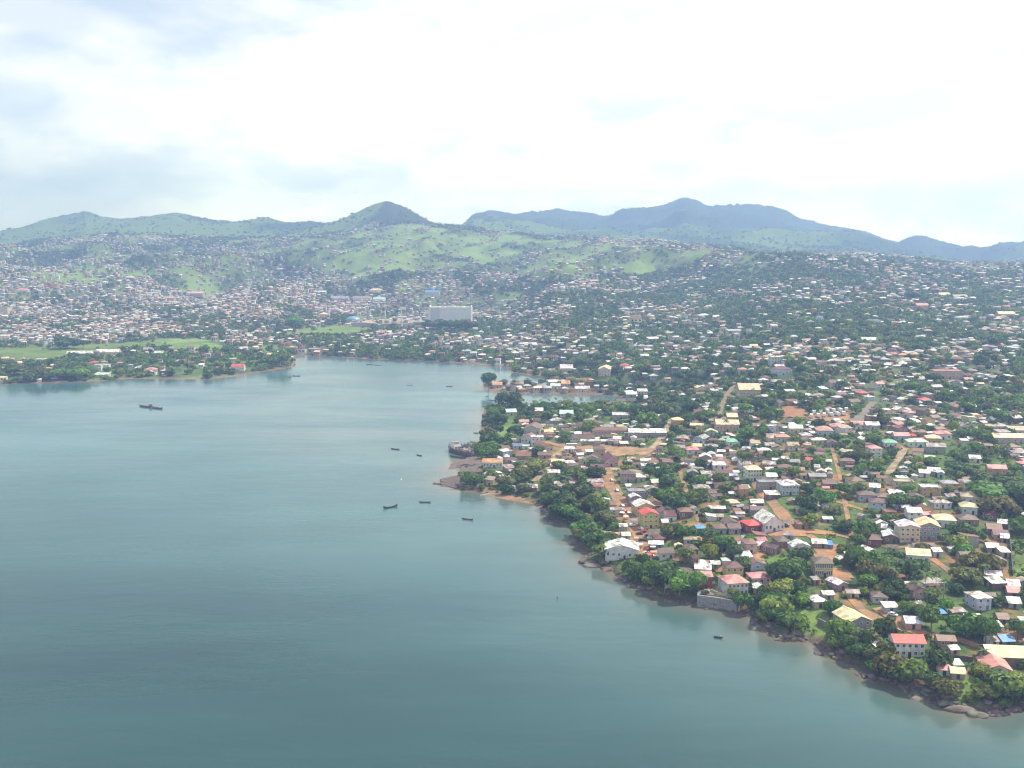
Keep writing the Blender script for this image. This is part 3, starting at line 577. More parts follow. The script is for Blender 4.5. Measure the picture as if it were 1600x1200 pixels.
LMS = []       # landmarks for the labels: (x, y, short name)
AUTO = []      # things whose label is written once everything stands
# (short landmark name or '', name, category, label or '', u0, u1, v base, depth m, wall height m, form, roof, wall, storeys, yaw deg, extra)
HERO = [
 ('red-roofed shore house','house','house','white two-storey shore house under a bright red metal roof',1395,1447,1027,9,6.2,'gx','red','white',2,-4,dict(nwin=5)),
 ('cream-roofed villa shell','house','house','house with cream and pink roof above bare concrete walls',1322,1366,988,13,5,'gy','cream','grey',2,14,{}),
 ('cream open shed','open_shed','shed','long open shed under a cream roof, touching a pink roof',1541,1640,1044,12,4.5,'gx','cream','brown',1,-6,dict(nwin=0,door=False)),
 ('pink-roofed hall','hall','hall','white-fronted hall with faded pink gable roof before the cream shed',1538,1582,1063,12,4.2,'gy','pink','white',1,-10,{}),
 ('','house','house','',1271,1293,950,9,3,'hip','white','cream',1,8,{}),('','shack','shack','',1286,1304,938,5,2.8,'gx','white','grey',1,4,{}),
 ('','house','house','',1305,1329,923,9,3.2,'gy','white','grey',1,20,{}),('','shack','shack','',1323,1343,935,5,2.6,'gx','zinc','cream',1,-4,{}),
 ('','house','house','',1363,1388,943,8,3,'hip','brown','cream',1,-8,{}),('','shack','shack','',1382,1404,958,5,2.7,'mono','white','bluegrey',1,0,{}),
 ('','house','house','',1415,1440,984,8,3,'gx','white','pink',1,-6,{}),('blue tarp shack','shack','shack','little shack covered with a bright blue tarpaulin among trees',1464,1479,966,4.5,2.2,'mono','blue','grey',1,8,{}),
 ('blue-walled house','house','house','pale-blue two-storey house with a grey-white hipped roof',1523,1551,954,9,5.8,'hip','white','blue',2,10,{}),
 ('open white-roofed shelter','shelter','shelter','open-sided shelter with a slightly tilted white sheet roof',1548,1574,922,7,3.4,'mono','white','brown',1,6,dict(nwin=0,door=False)),
 ('','shack','shack','',1575,1593,923,8,2.6,'gx','white','mud',1,-14,{}),('','shack','shack','',1575,1594,934,8,2.6,'gx','pink','mud',1,-14,{}),('','shack','shack','',1576,1595,951,8,2.6,'gx','white','grey',1,-10,{}),
 ('','shack','shack','',1560,1577,976,7,2.6,'gx','rust','mud',1,-5,{}),('','shack','shack','small blue-walled shack with a clean white lean-to roof',1552,1567,988,4.5,2.6,'mono','white','blue',1,0,{}),
 ('','shack','shack','dark plank shack with blue sheeting thrown over its roof',1565,1586,1011,7,2.6,'gx','blue','brown',1,8,{}),
 ('','shack','shack','small shack with pink roof on the grass above the rocks',1466,1485,1056,5.5,2.5,'gx','pink','white',1,-12,{}),('','shack','shack','',1486,1508,1061,6,2.4,'gx','cream','pink',1,-12,{}),
 ('','shack','shack','tiny shack with a pale mint roof near the rocky shore',1490,1504,1048,4,2.4,'mono','mint','grey',1,0,{}),('','shack','shack','',1485,1499,1024,4.5,2.6,'gx','white','pink',1,10,{}),
 ('','house','house','',1465,1494,1011,6,2.8,'gx','rust','mud',1,-6,{}),
 ('white hall','hall','hall','big white hall with broad white roof at the water edge',943,1000,874,14,5.5,'gy','white','white',1,-6,dict(nwin=6,rh=2.6)),
 ('','shed','shed','pale zinc shed first in the short row above the white hall',941,956,842,5,2.6,'gx','zinc','white',1,0,{}),('','shed','shed','pink-roofed shed in the middle of the short row above the white hall',957,971,843,5,2.6,'gx','pink','white',1,0,{}),
 ('','shed','shed','mint-roofed shed ending the short row above the white hall',972,985,844,6,2.8,'gx','mint','white',1,0,{}),
 ('yellow red-roofed block','apartment_block','block','yellow three-storey block with a bright red roof beside the road',1003,1031,826,11,8.6,'gy','red','yellow',3,8,dict(nwin=3,rh=1.8)),
 ('white-roofed yellow house','house','house','yellow two-storey house with wide white roof behind the red-roofed block',993,1025,806,12,6,'gy','white','yellow',2,10,dict(nwin=5,rh=2.2)),
 ('','house','house','',985,1002,790,7,5.5,'gy','white','grey',2,8,{}),
 ('brown-roofed long house','house','house','long low cream house with dark brown roof below the yellow block',1014,1050,843,9,3,'gx','brown','cream',1,2,{}),
 ('grey concrete shell','building_shell','building','grey concrete shell with open window holes beside the dirt road',983,1011,783,10,6.3,'flat','grey','grey',2,6,dict(nwin=5)),
 ('rust-roofed school wing','school_building','school','long cream classroom wing with straight rust-red roof among shore trees',921,964,798,8,3.8,'gx','rust','cream',1,-2,dict(nwin=7,rough=.25)),
 ('','shack','shack','',953,975,803,5,2.6,'gx','zinc','white',1,0,{}),('','house','house','long low house with pink-striped tin roof beside the dirt road',912,944,766,7,2.8,'gx','pink','cream',1,-3,dict(rough=.7)),
 ('','shack','shack','small white two-storey shack standing at the road edge',968,980,834,5,4.6,'gx','white','grey',2,0,{}),
 ('','shack','shack','',1013,1037,858,6,2.8,'gx','white','grey',1,-4,{}),('','house','house','',1024,1039,851,8,3.6,'hip','maroon','mud',1,8,{}),
 ('','house','house','dark-roofed house with a bright white front and three dark windows',1030,1055,874,8,3.4,'gx','brown','white',1,4,{}),
 ('','house','house','',1073,1092,869,9,3.6,'hip','brown','mud',1,10,{}),('','house','house','',1083,1099,881,9,3.2,'gy','brown','mud',1,20,{}),
 ('red-roofed chapel house','house','house','red-walled house with red hipped roof beside the white church',1168,1194,833,11,4.6,'hip','red','red',1,14,{}),
 ('white gabled church','church','church','white church with steep white roof, round-topped door and gable window',1192,1228,831,16,5.2,'gy','white','white',1,10,dict(nwin=5,rh=4.2,wh=2.0)),
 ('','house','house','cream two-storey house with brown roof and orange yard beside it',1164,1184,866,9,5.6,'hip','rust','cream',2,4,{}),('','house','house','',1205,1227,866,9,3.4,'gy','brown','mud',1,40,{}),
 ('yellow maroon-roofed house','house','house','yellow two-storey house with maroon hipped roof above the seawall',1133,1163,905,9,6,'hip','maroon','yellow',2,2,dict(nwin=3)),
 ('pink-roofed seawall villa','villa','villa','large white villa with pink hipped roof and curved balcony behind the seawall',1134,1172,931,12,6.4,'hip','pink','white',2,12,dict(nwin=5)),
 ('red seawall house','house','house','house with red roof and red upper balcony on the seawall terrace',1092,1114,920,8,6.2,'gx','pink','red',2,4,{}),
 ('','house','house','',1085,1111,899,8,3.4,'gx','white','white',1,-10,dict(rough=.5)),('','shack','shack','',1177,1191,927,6,2.6,'mono','white','cream',1,-8,{}),
 ('','shack','shack','',1091,1110,889,6,2.6,'gx','white','grey',1,-12,{}),('','shack','shack','',1111,1125,889,5,2.6,'gx','white','grey',1,-4,{}),('','shack','shack','tiny shack with mint roof behind the yellow maroon-roofed house',1130,1140,884,5,2.6,'hip','mint','white',1,0,{}),
 ('blue-tarp stall','stall','stall','market stall under a bright blue tarpaulin in the shack quarter',1088,1101,832,4,2.4,'mono','blue','grey',1,0,{}),('','stall','stall','market stall with orange-yellow covers next to the blue stall',1084,1096,840,4,2.2,'mono','orange','yellow',1,4,{}),
 ('','house','house','',1117,1136,835,8,3.4,'hip','rust','grey',1,2,{}),('','house','house','',1138,1158,834,8,3.2,'gx','brown','bluegrey',1,0,dict(nwin=4)),
 ('','house','house','',1081,1096,804,8,3.8,'gy','zinc','white',1,24,{}),('','house','house','',1062,1083,810,9,4,'hip','rust','brown',1,4,{}),('','shack','shack','',1035,1045,823,5,2.6,'mono','white','cream',1,0,{}),
 ('','shed','shed','long thin white-roofed shed row behind the tree grove',1105,1134,801,5,2.6,'gx','white','brown',1,-4,{}),('','house','house','',1173,1194,793,7,3,'gx','white','red',1,0,{}),('','house','house','',1173,1200,804,7,3,'gx','brown','mud',1,-2,{}),
 ('','shed','shed','dark open-fronted shed with white roof beside the climbing dirt road',1197,1219,781,7,3.4,'mono','white','brown',1,0,{}),
 ('grey white-roofed block','house','house','blue-grey two-storey house with broad white hipped roof by the climbing road',1220,1250,774,13,6.4,'hip','white','bluegrey',2,2,dict(nwin=5)),
 ('','building_shell','building','unfinished grey building with open arches beside the climbing road',1186,1217,766,9,5,'flat','grey','grey',1,0,dict(nwin=6)),('','house','house','',1156,1170,777,8,5.4,'gx','rust','ochre',2,2,{}),
 ('white balconied block','apartment_block','block','cream three-storey block with white roof and stacked corner balconies',1405,1438,847,12,8,'gy','white','cream',3,-6,dict(nwin=4,rh=1.6)),
 ('grey cream-roofed block','apartment_block','block','tall bare grey block with cream gable roof next to the balconied block',1434,1469,844,14,7.6,'gy','cream','grey',3,-12,dict(nwin=5,rh=2.2)),
 ('','house','house','white house with cream hipped roof behind the bare grey block',1462,1494,825,12,4.4,'hip','cream','white',1,-10,{}),
 ('','house','house','',1380,1403,849,11,3.6,'gy','white','brown',1,-14,{}),('','shack','shack','',1376,1392,833,7,2.8,'gx','white','grey',1,-20,{}),
 ('dark red hipped house','house','house','dark red house with maroon pyramid-like hipped roof',1351,1378,854,10,3.8,'hip','maroon','red',1,-6,{}),
 ('yellow school','school_building','school','yellow two-storey school with brown hipped roof and rows of tall windows',1272,1302,902,10,7,'hip','brown','yellow',2,-4,dict(nwin=8,ww=.8,wh=2.1)),
 ('cream L-roofed house','house','house','white house with a long cream roof below the orange terrace',1416,1454,880,10,4.2,'gx','cream','white',1,-14,{}),
 ('','shack','shack','',1458,1472,871,6,3.2,'gx','white','blue',1,4,{}),('','house','house','',1269,1292,857,7,2.8,'gx','white','mud',1,-6,{}),('','shack','shack','small shack with blue plastic sheeting above the yellow school',1288,1302,858,5,2.4,'mono','blue','grey',1,-4,{}),
 ('','house','house','',1246,1264,827,8,3,'hip','rust','mud',1,0,{}),('','shack','shack','',1355,1371,869,8,3,'gy','white','white',1,16,{}),
 ('white grey-roofed house','house','house','white house with grey-cream hipped roof at the dense trees',1499,1533,787,11,4,'hip','tan','white',1,-22,{}),('olive-roofed house','house','house','pale-blue house under an olive-green hipped roof',1501,1527,804,10,4.4,'hip','olive','blue',1,-14,{}),
 ('','house','house','',1499,1530,821,10,3.2,'hip','brown','mud',1,-10,{}),('','house','house','',1542,1565,813,9,3,'hip','maroon','mud',1,-8,{}),('','house','house','',1541,1567,835,9,3,'gx','rust','mud',1,-16,{}),('','house','house','',1553,1575,844,8,3,'gx','maroon','pink',1,-14,{}),
 ('','shack','shack','',1558,1574,825,7,2.7,'gx','white','mud',1,-24,{}),('','shack','shack','',1563,1577,848,7,2.6,'gx','white','grey',1,-20,{}),('','shack','shack','shack with white and sky-blue roof beside the boundary wall',1542,1561,863,7,2.6,'gx','mint','grey',1,-10,{}),('','shack','shack','',1564,1578,871,7,2.8,'mono','white','cream',1,-4,{}),
 ('red-brown roofed house','house','house','white house under a red-brown hipped roof in mid slope',1329,1353,762,9,4.4,'hip','rust','white',1,10,dict(rough=.1)),('','house','house','',1357,1376,769,8,3.2,'gx','white','bluegrey',1,-20,{}),
 ('','house','house','',1341,1369,784,9,4,'hip','brown','bluegrey',1,-8,{}),('','house','house','',1371,1395,787,8,4,'hip','rust','cream',1,-8,{}),('','house','house','',1358,1384,800,9,5.6,'hip','maroon','blue',2,-14,{}),
 ('','house','house','',1390,1414,782,10,3.8,'hip','white','grey',1,-14,{}),('','building_shell','building','half-finished cream storey with open holes on the slope',1398,1425,766,9,5,'flat','tan','cream',2,-12,dict(nwin=4)),
 ('ochre flat-roofed house','house','house','ochre two-storey house with flat white terrace roof',1440,1469,776,9,5.4,'flat','white','ochre',2,-8,{}),('','house','house','',1418,1441,815,9,5.4,'gx','white','white',2,-6,{}),
 ('orange-walled house','house','house','orange-walled house with a straight pinkish roof beside dense forest trees',1544,1573,742,9,4.2,'gx','pink','ochre',1,-12,{}),('','house','house','',1515,1532,723,8,3,'gx','white','white',1,-14,{}),('','house','house','',1447,1469,744,9,3.2,'gx','white','grey',1,-26,{}),('','house','house','',1464,1476,747,8,3.4,'gy','white','blue',1,-16,{}),('','house','house','',1435,1454,746,8,3,'gx','white','white',1,-16,{}),
 ('tall pink-roofed house','house','house','narrow white three-storey house with pink roof among trees',1359,1379,717,9,7.5,'hip','pink','white',3,4,{}),('','house','house','',1419,1451,699,10,4,'hip','mint','white',1,-6,{}),('','house','house','',1448,1478,709,9,5.2,'gx','zinc','grey',2,-10,{}),
 ('green-roofed house','house','house','house with a rounded bright green roof near the brown track',1380,1403,700,10,4,'hip','green','white',1,-6,{}),('','house','house','',1397,1422,689,9,4,'gx','pink','bluegrey',1,-4,{}),('','house','house','',1448,1471,694,11,4.4,'hip','cream','ochre',1,-12,{}),('','house','house','',1461,1487,687,10,4.4,'hip','pink','white',1,-10,{}),
 ('','house','house','',1276,1302,682,11,4.6,'hip','pink','bluegrey',1,-8,{}),('','house','house','',1298,1322,676,11,4.8,'hip','pink','white',1,-8,{}),('','house','house','',1331,1352,671,10,4,'gx','pink','white',1,-4,{}),('','house','house','',1353,1375,672,10,4,'gx','white','bluegrey',1,-4,{}),
 ('','house','house','',1233,1255,677,10,4,'gx','mint','cream',1,-4,{}),('','house','house','',1213,1235,691,9,4,'hip','pink','cream',1,-2,{}),
 ('long cream terrace','apartment_block','block','very long low building with cream roof at the slope foot',1551,1640,693,11,4.4,'gx','cream','pink',1,-5,dict(nwin=9)),('','house','house','',1575,1640,681,11,4.4,'gx','tan','cream',1,-5,{}),
 ('barrel-roofed warehouse','warehouse','warehouse','pale warehouse with a rust-red curved-looking gable roof by the wreck shore',817,844,680,22,6,'gy','rust','cream',1,-10,dict(rh=3,nwin=4,rough=.15)),
 ('','warehouse','warehouse','second rust-roofed warehouse in front of the pale warehouse',813,837,693,14,5,'gy','rust','white',1,-12,dict(nwin=4,rough=.15)),
 ('white office block','office_block','office','plain white two-storey block beside the rust-roofed warehouses',830,849,697,10,7.5,'flat','white','white',2,0,{}),
 ('','house','house','long white terrace with brown roof behind the playing pitch',889,930,690,9,3.6,'gx','brown','white',1,-2,dict(nwin=9)),('','shed','shed','long white-roofed market shed along the far edge of the pitch',906,955,694,5,2.8,'gx','white','grey',1,-2,dict(nwin=5)),
 ('long rust-roofed terrace','house','house','very long pinkish terrace under a weathered rust roof',926,984,680,11,4.2,'hip','rust','pink',1,-2,dict(nwin=10)),
 ('white L-shaped block','warehouse','warehouse','long grey-white building with bright white roof beside the pitch',980,1043,684,12,4.6,'gx','white','grey',1,-3,dict(nwin=10)),('','shed','shed','white flat-roofed open shed in the inlet trees',957,984,655,18,3.6,'flat','white','grey',1,-6,{}),
 ('','house','house','mint-roofed house on the peninsula tip among trees',791,808,649,12,3.6,'gx','mint','cream',1,10,{}),('','house','house','second mint-roofed house deeper in the peninsula trees',874,896,652,13,3.6,'gx','mint','white',1,-4,{}),('','house','house','white-roofed house in trees between the two mint roofs',836,849,647,11,3.6,'gx','white','ochre',1,0,{}),
 ('orange spit shed','shed','shed','shed with orange roof beside the giant tree on the spit',769,785,606,14,4,'gx','orange','cream',1,0,{}),('','shed','shed','mint-green roofed shed on the fishing spit',860,876,608,12,4,'gx','mint','white',1,0,{}),('','shed','shed','orange-roofed shed on the spit next to the mint one',877,891,605,14,4.5,'gx','orange','pink',1,0,{}),('','shed','shed','long white-roofed shed near the root of the spit',898,922,612,12,4,'gx','white','white',1,0,{}),
 ('','warehouse','warehouse','bright white-roofed warehouse on the far inlet bank',875,896,582,22,6,'gx','white','cream',1,0,{}),('cream inlet warehouse','warehouse','warehouse','broad cream warehouse on the hillside above the inlet',934,954,588,30,9,'gy','cream','cream',2,-10,{}),('','house','house','house with a vivid red roof above the inlet',970,984,577,14,5,'hip','red','white',1,0,{}),
 ('','shed','shed','white-roofed shed at the head of the inlet',978,996,621,12,3.6,'gx','white','grey',1,0,{}),('','shed','shed','bigger white shed standing over the inlet head mud',994,1012,627,12,3.8,'gx','white','grey',1,-6,{}),('','shed','shed','topmost white shed of three at the inlet head',996,1012,616,12,3.6,'gx','white','white',1,0,{}),
 ('white pitch stand','shed','shed','white-roofed shelter on the near side of the pitch',882,898,707,6,3,'mono','white','white',1,0,dict(nwin=3)),
 ('maroon chapel','chapel','chapel','maroon-roofed chapel with white-edged gable facing the pale road',944,967,729,16,4.6,'gy','maroon','pink',1,4,dict(nwin=3,rh=4.2)),
 ('lavender house','house','house','two-storey lavender-white house with brown roof at the road corner',969,994,754,10,6,'hip','brown','pink',2,-2,dict(nwin=5)),('','shed','shed','brilliant white lean-to beside the lavender-white corner house',995,1009,753,8,3.4,'mono','white','bluegrey',1,0,{}),
 ('orange-roofed beach house','house','house','white beach house with orange-pink roof by the stony foreshore',753,786,731,10,4.4,'gx','orange','white',1,-3,dict(nwin=6)),('','house','house','',756,773,759,8,4.6,'gx','tan','cream',1,-30,{}),
 ('','house','house','',812,840,768,8,3,'gx','white','mud',1,-8,{}),('','shed','shed','low grey-roofed shed right on the bay beach',788,805,769,7,2.6,'gx','zinc','grey',1,-6,{}),
 ('','house','house','',861,882,727,7,3,'gx','cream','ochre',1,0,{}),('','house','house','',860,880,735,7,3,'gx','cream','mud',1,0,{}),('','house','house','',855,875,744,7,2.8,'gx','white','cream',1,-2,{}),
 ('','house','house','',806,830,718,11,3.2,'gx','rust','grey',1,-4,{}),('','house','house','',840,862,717,9,3.2,'gx','rust','grey',1,-4,{}),('','house','house','',840,862,730,9,3.2,'gx','brown','grey',1,-4,{}),
 ('','warehouse','warehouse','steep rust-roofed warehouse at the pitch entrance',851,867,704,20,4.5,'gy','rust','cream',1,30,{}),('','shed','shed','little teal shed in front of the white office block',817,827,703,7,3,'flat','mint','blue',1,0,{}),('','shed','shed','pale-blue roofed shed near the wreck shore',801,816,702,8,3,'gx','blue','blue',1,0,dict(rough=.6)),
 ('','house','house','',923,945,739,10,3.6,'gx','maroon','brown',1,0,{}),
 ('cream twin-roofed hall','hall','hall','broad hall with two stepped cream roofs in the trees',1118,1156,674,14,6,'gx','cream','cream',1,-4,dict(nwin=7)),('','hall','hall','upper cream-roofed hall rising behind the broad stepped hall',1136,1153,662,12,6,'gx','cream','ochre',1,-4,{}),
 ('large cream hall','warehouse','warehouse','very large pale cream-roofed building by the climbing pale road',1154,1189,619,24,7,'gx','cream','cream',1,-4,dict(nwin=6)),('','house','house','',1051,1069,664,11,4.4,'hip','cream','ochre',1,0,{}),
 ('','house','house','pale-blue house with grey gable roof near the pitch track',1080,1102,693,14,4,'gy','zinc','blue',1,-30,{}),('bright green roof','house','house','house with a vivid green hipped roof above the tin quarter',1136,1157,698,11,3.6,'hip','green','white',1,-4,dict(rough=0)),
 ('','house','house','pink-roofed house with one white end above the tin quarter',1072,1093,710,10,3.6,'hip','pink','white',1,0,{}),
 ('white three-storey house','apartment_block','block','white three-storey building with cream roof and dark balcony bands',1167,1191,752,11,8,'hip','cream','white',3,2,dict(nwin=5)),('','house','house','',1198,1215,756,8,5,'gx','white','white',2,0,{}),('','house','house','pale-blue cube-like house between trees',1200,1212,679,9,6.5,'flat','white','blue',2,0,{}),
 ('','house','house','',1201,1222,692,9,3.6,'hip','tan','cream',1,0,{}),('','house','house','',1231,1249,705,9,4.2,'gx','tan','cream',1,0,{}),
 # far side of the bay and the town beyond
 ('long pale shed','warehouse','warehouse','long low pale-roofed shed on the grass across the bay',104,145,557,16,5,'gx','white','cream',1,14,dict(nwin=8,side=False)),('','warehouse','warehouse','longer white-roofed shed beside the pale one across the bay',149,186,556,20,6,'gx','white','cream',1,8,dict(nwin=7,side=False)),
 ('','house','house','red-roofed house above the white shore cluster across the bay',138,151,572,12,5,'hip','red','white',1,0,{}),('white shore cluster','house','house','white two-storey house in the shore cluster across the bay',147,158,579,12,8,'flat','white','white',2,0,{}),('','house','house','second white block in the shore cluster, nearer the long sheds',159,170,578,12,7,'flat','white','white',2,8,{}),('','shed','shed','flat pale-roofed shed at the far shore rim',145,168,590,14,4,'mono','white','cream',1,0,{}),
 ('','house','house','pink-roofed house on the far shore bank',224,243,583,14,5,'hip','pink','white',1,0,{}),('','house','house','white-roofed hut between the shore cluster and the pink roof',207,214,581,9,5,'gy','white','white',1,0,{}),('red-roofed jetty house','house','house','white house with long red roof at the far sand spit',361,382,579,14,6,'gx','red','white',1,6,{}),('','house','house','orange-roofed house buried in the far shore trees',65,77,582,12,5,'hip','orange','cream',1,0,{}),
 ('','shed','shed','white-roofed shed by itself in the bushes across the bay',240,255,556,12,5,'gx','white','cream',1,0,{}),('','house','house','grey-roofed house behind the solitary shed across the bay',222,236,552,16,6,'gx','zinc','bluegrey',1,0,{}),
 ('','warehouse','warehouse','long hazy-blue roofed warehouse behind the stadium',515,545,471,30,8,'gx','paleblue','bluegrey',1,0,dict(rough=.7,side=False)),('','warehouse','warehouse','pale blue-roofed warehouse next to the long blue one',550,580,471,30,8,'gx','paleblue','white',1,0,dict(rough=.8,side=False)),('blue warehouse','warehouse','warehouse','small pale blue-roofed warehouse behind the stadium mast',582,602,472,26,8,'gx','paleblue','white',1,0,dict(rough=.2,side=False)),('','warehouse','warehouse','bright blue-roofed warehouse uphill from the long white slab',663,687,461,24,8,'gx','blue','white',1,0,dict(rough=0,side=False)),
 ('','hall','hall','yellow hall with cream roof next to a slim white tower',497,512,497,24,9,'hip','cream','yellow',1,0,{}),('','hall','hall','salmon-roofed public building on the slope above the stadium',575,598,458,26,8,'hip','salmon','white',2,0,{}),
 ('','school_building','school','long salmon-coloured building low on the far hillside',276,318,463,24,9,'gx','salmon','pink',2,0,dict(nwin=9,side=False)),('','school_building','school','second salmon block just under the long one',250,272,470,20,8,'gx','salmon','pink',2,0,dict(nwin=6,side=False)),('','apartment_block','block','tan block at the very edge of the far town',-14,12,494,22,20,'flat','tan','cream',4,0,dict(nwin=5,side=False)),
 ('','house','house','pink-roofed white house high on the far slope',22,44,458,20,8,'hip','pink','white',1,0,{}),('','house','house','orange-white tower-like house on the far slope',80,90,452,16,14,'flat','cream','ochre',2,0,{}),
 ('salmon hillside block','school_building','school','salmon two-storey block on the grassy far hillside',1432,1451,485,18,9,'gx','pink','ochre',2,-6,{}),('','apartment_block','block','pale salmon block near a grey neighbour on the hillside',1560,1586,499,18,9,'gx','cream','ochre',2,-6,{}),('','house','house','long cream-roofed house under the hillside mast',1468,1486,466,18,7,'gx','cream','white',1,0,{}),('','house','house','second cream-roofed house under the hillside mast',1490,1513,469,18,7,'gx','tan','white',1,0,{}),
 ('','apartment_block','block','pink two-storey terrace above white shacks on the hillside',1460,1503,592,14,8,'flat','pink','pink',2,-4,dict(nwin=8)),('','house','house','white-roofed long house on the green slope',1347,1372,537,14,5,'gx','white','cream',1,-4,{}),('','house','house','blue-walled house with maroon roof on the slope',1209,1239,586,16,6,'hip','maroon','blue',1,0,{}),('','apartment_block','block','white cube-shaped house above the blue-walled house',1205,1223,571,14,10,'flat','white','white',3,0,{}),('','apartment_block','block','pale-blue block standing on the slope between trees',1360,1376,510,14,9,'flat','white','blue',2,0,{}),('','house','house','round-fronted white house on the slope among trees',1405,1423,512,14,7,'hip','white','white',2,0,{}),
]
HOB = []; HBX = []
for (short, name, cat, label, u0, u1, vb, d, h, form, rc, wc, st, yaw, ex) in HERO:
    p = hit((u0+u1)/2, vb)
    if p is None: print('no ground', label or name, u0, vb); continue
    x, y, z = p; w = (u1-u0)*y/F*1.01; w = max(3.5, w*(.92 if form != 'flat' else 1)); ya = R(yaw)
    if abs(yaw) > 15: w *= .85
    cx, cy_ = x-math.sin(ya)*d/2, y+math.cos(ya)*d/2
    z = min(z, H(cx, cy_)); z = max(z, .8)
    if y > 1250 and d < 9: d = 10
    o = building(cx, cy_, z, w, d, h, form, rc, wc, ya, name, cat, label or None, None, st, **ex)
    HBX.append((u0, u1, vb-(h+1.5)*F/y, vb+1, y))
    if short: LMS.append((x, y, short))
    if not label: AUTO.append((o, x, y, look(rc, wc, form, st, w), name))
    HOB.append((name, o, cx, cy_, z, w, d, h, ya))

# ------------------------------------------------------------------ the other houses: plots filled by density
STREET = R(4)
def sample(D, n_scale=1.0, ymin=320):
    """random ground points, expected count = density per hectare x area, only where the ground shows in the photo"""
    dY = np.gradient(YY)[:, None]; dA = np.gradient(AA)[None, :]; area = YG*dA*dY/1e4
    vis = (slope+14/YG >= RUN) & (UG > -140) & (UG < 1880) & (SDG > 0) & (YG > ymin)
    lam = np.where(vis, D*area*n_scale, 0); tot = lam.sum(); n = rng.poisson(tot); k = rng.choice(lam.size, n, p=lam.ravel()/tot)
    j, i = np.divmod(k, NA); a = AA[i]+(rng.random(n)-.5)*dA[0, i]; y = np.exp(np.log(YY[j])+(rng.random(n)-.5)*np.gradient(LY)[j]); return a*y, y
for k in range(6): HBX.append((868+26*k, 868+26*(k+1), 692, 714, 800))
for (u, v) in ((950,748),(957,760),(966,776),(976,793),(988,812),(999,830),(1006,846),(1010,862),(1190,765),(1203,782),(1217,798),(1231,814),(846,738),(866,714),(1400,966),(1420,984)): HBX.append((u-6, u+6, v-6, v+6, hit(u, v)[1]))
for (u0, u1, v0, v1) in ((1092,1148,928,950),(700,752,742,764),(1216,1256,636,654),(1262,1332,638,656),(700,748,684,716)): HBX.append((u0, u1, v0, v1, hit(u0+5, v1)[1]+4))
for pl in RPX:
    for (ua, va), (ub, vb_) in zip(pl[:-1], pl[1:]):
        n = max(1, int(math.hypot(ub-ua, vb_-va)/9))
        for t in range(n):
            u, v = ua+(ub-ua)*(t+.5)/n, va+(vb_-va)*(t+.5)/n; HBX.append((u-4, u+4, v-4, v+4, hit(u, v)[1]))
HBA = np.array(HBX)
def hides(x, y, z, w, h):
    u, v = project(x, y, z); k = F/y; a0, a1, b0 = u-w*k/2, u+w*k/2, v-h*k
    return bool(np.any((HBA[:, 4] > y-1) & (np.minimum(a1, HBA[:, 1])-np.maximum(a0, HBA[:, 0]) > .12*(HBA[:, 1]-HBA[:, 0])) & (np.minimum(v, HBA[:, 3])-np.maximum(b0, HBA[:, 2]) > .22*(HBA[:, 3]-HBA[:, 2]))))
hx, hy = sample(HD, 2.3)
ok = np.ones(len(hx), bool)
for pts, wd in ROADS: ok &= segdist(hx, hy, pts) > wd*.5+4.5
for P in PADS: ok &= ~inpoly(hx, hy, P)
hx, hy = hx[ok], hy[ok]; hz = bil(ZG, hx, hy)
o_ = np.argsort(hy); hx, hy, hz = hx[o_], hy[o_], hz[o_]
NEAR_R = ['white']*24+['zinc']*18+['rust']*28+['brown']*20+['maroon']*6+['cream']*3+['pink']*3+['red']*1+['tan']*4+['green']*1+['mint']*2+['grey']*3
FAR_R = ['white']*20+['zinc']*26+['rust']*22+['brown']*14+['cream']*8+['pink']*5+['tan']*9+['orange']*2+['grey']*8+['blue']*1
NEAR_W = ['grey']*20+['cream']*20+['white']*18+['mud']*24+['bluegrey']*8+['pink']*5+['ochre']*4+['yellow']*3+['blue']*4
FAR_W = ['white']*26+['cream']*24+['grey']*16+['bluegrey']*12+['pink']*8+['ochre']*8+['mud']*8
FILL = []
for x, y, z in zip(hx, hy, hz):
    if len(FILL) > 22000: break
    rr = random
    nf = y < 1150; hm = vnoise(x/60, y/60, 3)
    if nf:
        big = rr.random() < .40
        w, d, h = (rr.uniform(6, 11), rr.uniform(6, 9), rr.choice([2.8, 3, 3.2, 3.2, 3.4, 5.6])) if big else (rr.uniform(3, 6.5), rr.uniform(3, 5.5), rr.uniform(2.1, 2.7))
        rc = rr.choice(NEAR_R); wc = rr.choice(NEAR_W)
        if not big and hm > .5 and rr.random() < .5: rc = 'white' if rr.random() < .6 else 'zinc'
    else:
        w, d, h = rr.uniform(5, 11), rr.uniform(5, 9.5), rr.choice([3, 3.2, 3.5, 5.5, 6, 6.5, 9] if y > 1500 else [3, 3.2, 3.4, 5.6])
        if rr.random() < .035 and y > 1600: w *= 2.4; d *= 1.4
        rc = rr.choice(FAR_R); wc = rr.choice(FAR_W)
    form = rr.choice(['gx', 'gx', 'gy', 'hip', 'hip', 'mono'] if w > 7.5 else ['gx', 'gx', 'mono', 'mono', 'gy'])
    if y > 1500 and rr.random() < .2: form = 'flat'
    yaw = STREET+(vnoise(x/140, y/140, 17)-.5)*.9+rr.gauss(0, .08)
    if rr.random() < .25: yaw += math.pi/2
    if y < 1300 and hides(x, y, z, w, h+1.5) and rr.random() < .9: continue
    if not free(x, y, w, d, yaw, .3 if y < 1150 else -.5): continue
    foot(x, y, w, d, yaw); FILL.append((x, y, z, w, d, h, form, rc, wc, yaw))
print('fill houses', len(FILL), 'of', len(hx))
n_house = sum(1 for t in HOB if t[0] == 'house'); n_shack = sum(1 for t in HOB if t[0] == 'shack')
FILL.sort(key=lambda t: -(t[3]*(t[5]+2.5))/t[1]**2)
REST = []
